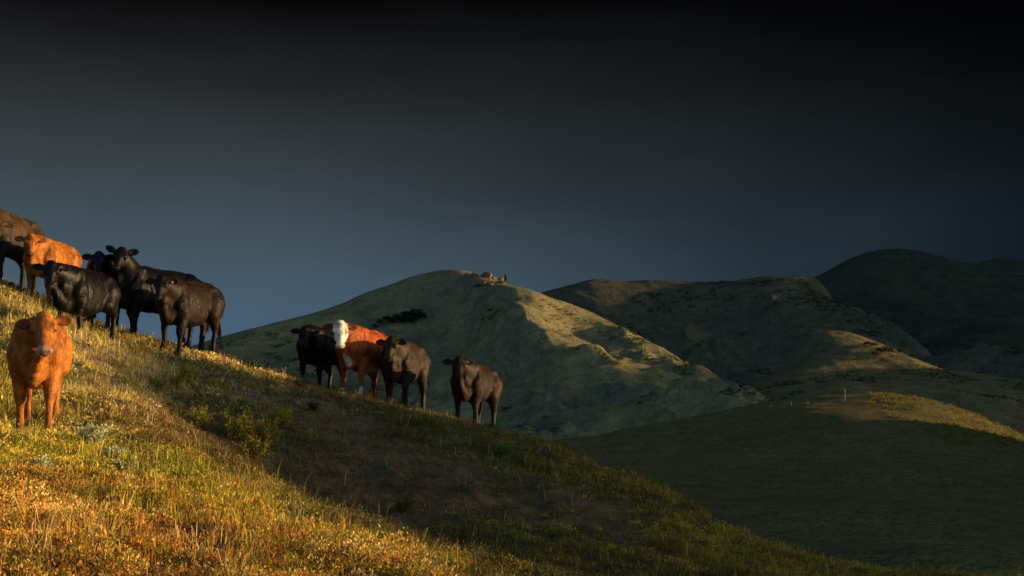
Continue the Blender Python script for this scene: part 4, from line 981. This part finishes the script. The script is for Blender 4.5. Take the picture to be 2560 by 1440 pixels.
for k, (px, py, h, w, lb) in enumerate([(2170, 866, 3, 3, "small dark tree at the left end of the low spur's row"), (2185, 870, 3.5, 3.6, "second dark tree from the left on the low spur"), (2204, 888, 5, 5, "bushy tree below the low spur's ridge line"), (2222, 888, 5, 5, "largest dark tree on the low spur"),
        (2190, 893, 3.5, 4, "round tree lowest on the low spur's lit back"), (2250, 884, 3, 3, "tree right of the largest on the low spur"), (2280, 894, 2.5, 3, "rightmost little tree of the low spur's row")]):
    tree('hill_tree', lb, ray_hit(h5, px, py, 700, 1050), h, w, 400 + k, g5, col=(.022, .026, .014), n=500)

def post(label, px, py, h, w, white=False):
    b = ray_hit(h1, px, py, 90, 200, .5); V = []; F = []
    root = bpy.data.objects.new('fence_post', None); COL.objects.link(root); root.location = b; root.rotation_euler = (0, R(1.5), 0)
    tag(root, label, 'fence post', "posts along the brown hill's crest")
    def shaft(z0_, z1_, w0, w1, n=8):
        v = [(w_ * math.cos(a) * (1 + .06 * math.sin(3 * a)), w_ * math.sin(a), z) for z, w_ in ((z0_, w0), ((z0_ + z1_) / 2, (w0 + w1) / 2 * 1.03), (z1_ - .02, w1), (z1_, w1 * .8)) for a in np.linspace(0, 2 * math.pi, n, endpoint=False)]
        f = [(i * n + j, i * n + (j + 1) % n, (i + 1) * n + (j + 1) % n, (i + 1) * n + j) for i in range(3) for j in range(n)] + [tuple(3 * n + j for j in (0, 1, 2, 3)), tuple(3 * n + j for j in (0, 3, 4, 7)), tuple(3 * n + j for j in (4, 5, 6, 7))]
        return v, f
    v, f = shaft(-.3, h, w, w * .9); mesh_np('shaft', v, f, mat=m_post, parent=root)
    if white:
        v, f = shaft(h * .56, h * .62, w * 1.25, w * 1.25); mesh_np('band', v, f, mat=m_bark, parent=root)
post("tall pale fence post on the brown hill's crest", 2112, 1004, 1.20, .055, True)
m_post = m_simple("grey_post", (.10, .09, .08), nscale=20)
post("short grey stub at the foot of the tall pale post", 2104, 1004, .16, .10)
post("small post on the crest, first left of the tall post's foot", 2019, 1010, .22, .07)
post("small post on the crest, second from the left end", 1978, 1015, .36, .045)
post("small post on the crest, between the second and the tall one", 1997, 1013, .24, .045)
post("leftmost small post on the brown hill's crest", 1928, 1020, .30, .045)
print("plants", time.time() - T0)

# rough scrub along the right hand crest of the brown hill
rs = np.random.default_rng(12); V, Q, C = [], [], []; o = 0
n = 5200; x = rs.uniform(22, 62, n); y = rs.uniform(112, 168, n); dens = fbm(x / 3.0, y / 3.0, 3, 71)
z = h1(x, y); px_, py_ = proj(np.stack([x, y, z], -1))
line = np.interp(px_, [2000, 2150, 2250, 2400, 2560, 2800], [1007, 1003, 1013, 1058, 1106, 1200]); wid_ = np.interp(px_, [2150, 2300, 2560], [8, 45, 95])
k = (px_ > 2170) & (py_ < line + wid_ * (1 + .4 * dens)) & (dens > -.15); x, y, z = x[k], y[k], z[k]; n = len(x); nl = 16
sc = np.exp(rs.normal(0, .35, n)); col = np.array([(.12, .125, .018), (.15, .13, .02), (.08, .09, .015), (.14, .10, .026)])[rs.integers(0, 4, n)]
v, q, c = leaf_cards(np.repeat(np.stack([x, y, z], 1), nl, 0), np.repeat(.22 * sc, nl), n * nl, .13, np.repeat(col, nl, 0), rs)
sc_o = mesh_np("scrub_undergrowth", v, q, mat=m_leaf, cols=c); tag(sc_o, "yellow green scrub along the brown hill's right crest", "scrub", kind='stuff')
print("done", time.time() - T0)

def far_scrub(label, fn, box, n, size, col, seed, cond):
    rs = np.random.default_rng(seed); x = rs.uniform(box[0], box[1], n * 6); y = rs.uniform(box[2], box[3], n * 6)
    d = fbm(x / 60, y / 60, 4, seed) + .6 * fbm(x / 16, y / 16, 3, seed + 3); k = (d > .30) & cond(x, y); x, y = x[k][:n], y[k][:n]; z = fn(x, y); n = len(x); nl = 14
    sc = np.exp(rs.normal(0, .45, n))
    v, q, c = leaf_cards(np.repeat(np.stack([x, y, z], 1), nl, 0), np.repeat(size * sc, nl), n * nl, size * .8, np.tile(np.array(col), (n * nl, 1)) * np.repeat(rs.uniform(.7, 1.4, (n, 1)), nl, 0), rs)
    tag(mesh_np("mountain_scrub", v, q, mat=m_leaf, cols=c), label, "scrub", kind='stuff')
far_scrub("low dark scrub in the gullies of the main mountain", h2, (-330, 200, 480, 930), 5200, 1.0, (.035, .040, .020), 31, lambda x, y: np.ones_like(x, bool))
far_scrub("low dark scrub on the long back ridge", h3, (50, 700, 950, 1760), 4500, 1.8, (.030, .036, .020), 37, lambda x, y: np.ones_like(x, bool))
far_scrub("low dark scrub on the nearer spur", h5, (100, 420, 620, 1010), 1200, 1.0, (.030, .034, .018), 41, lambda x, y: np.ones_like(x, bool))
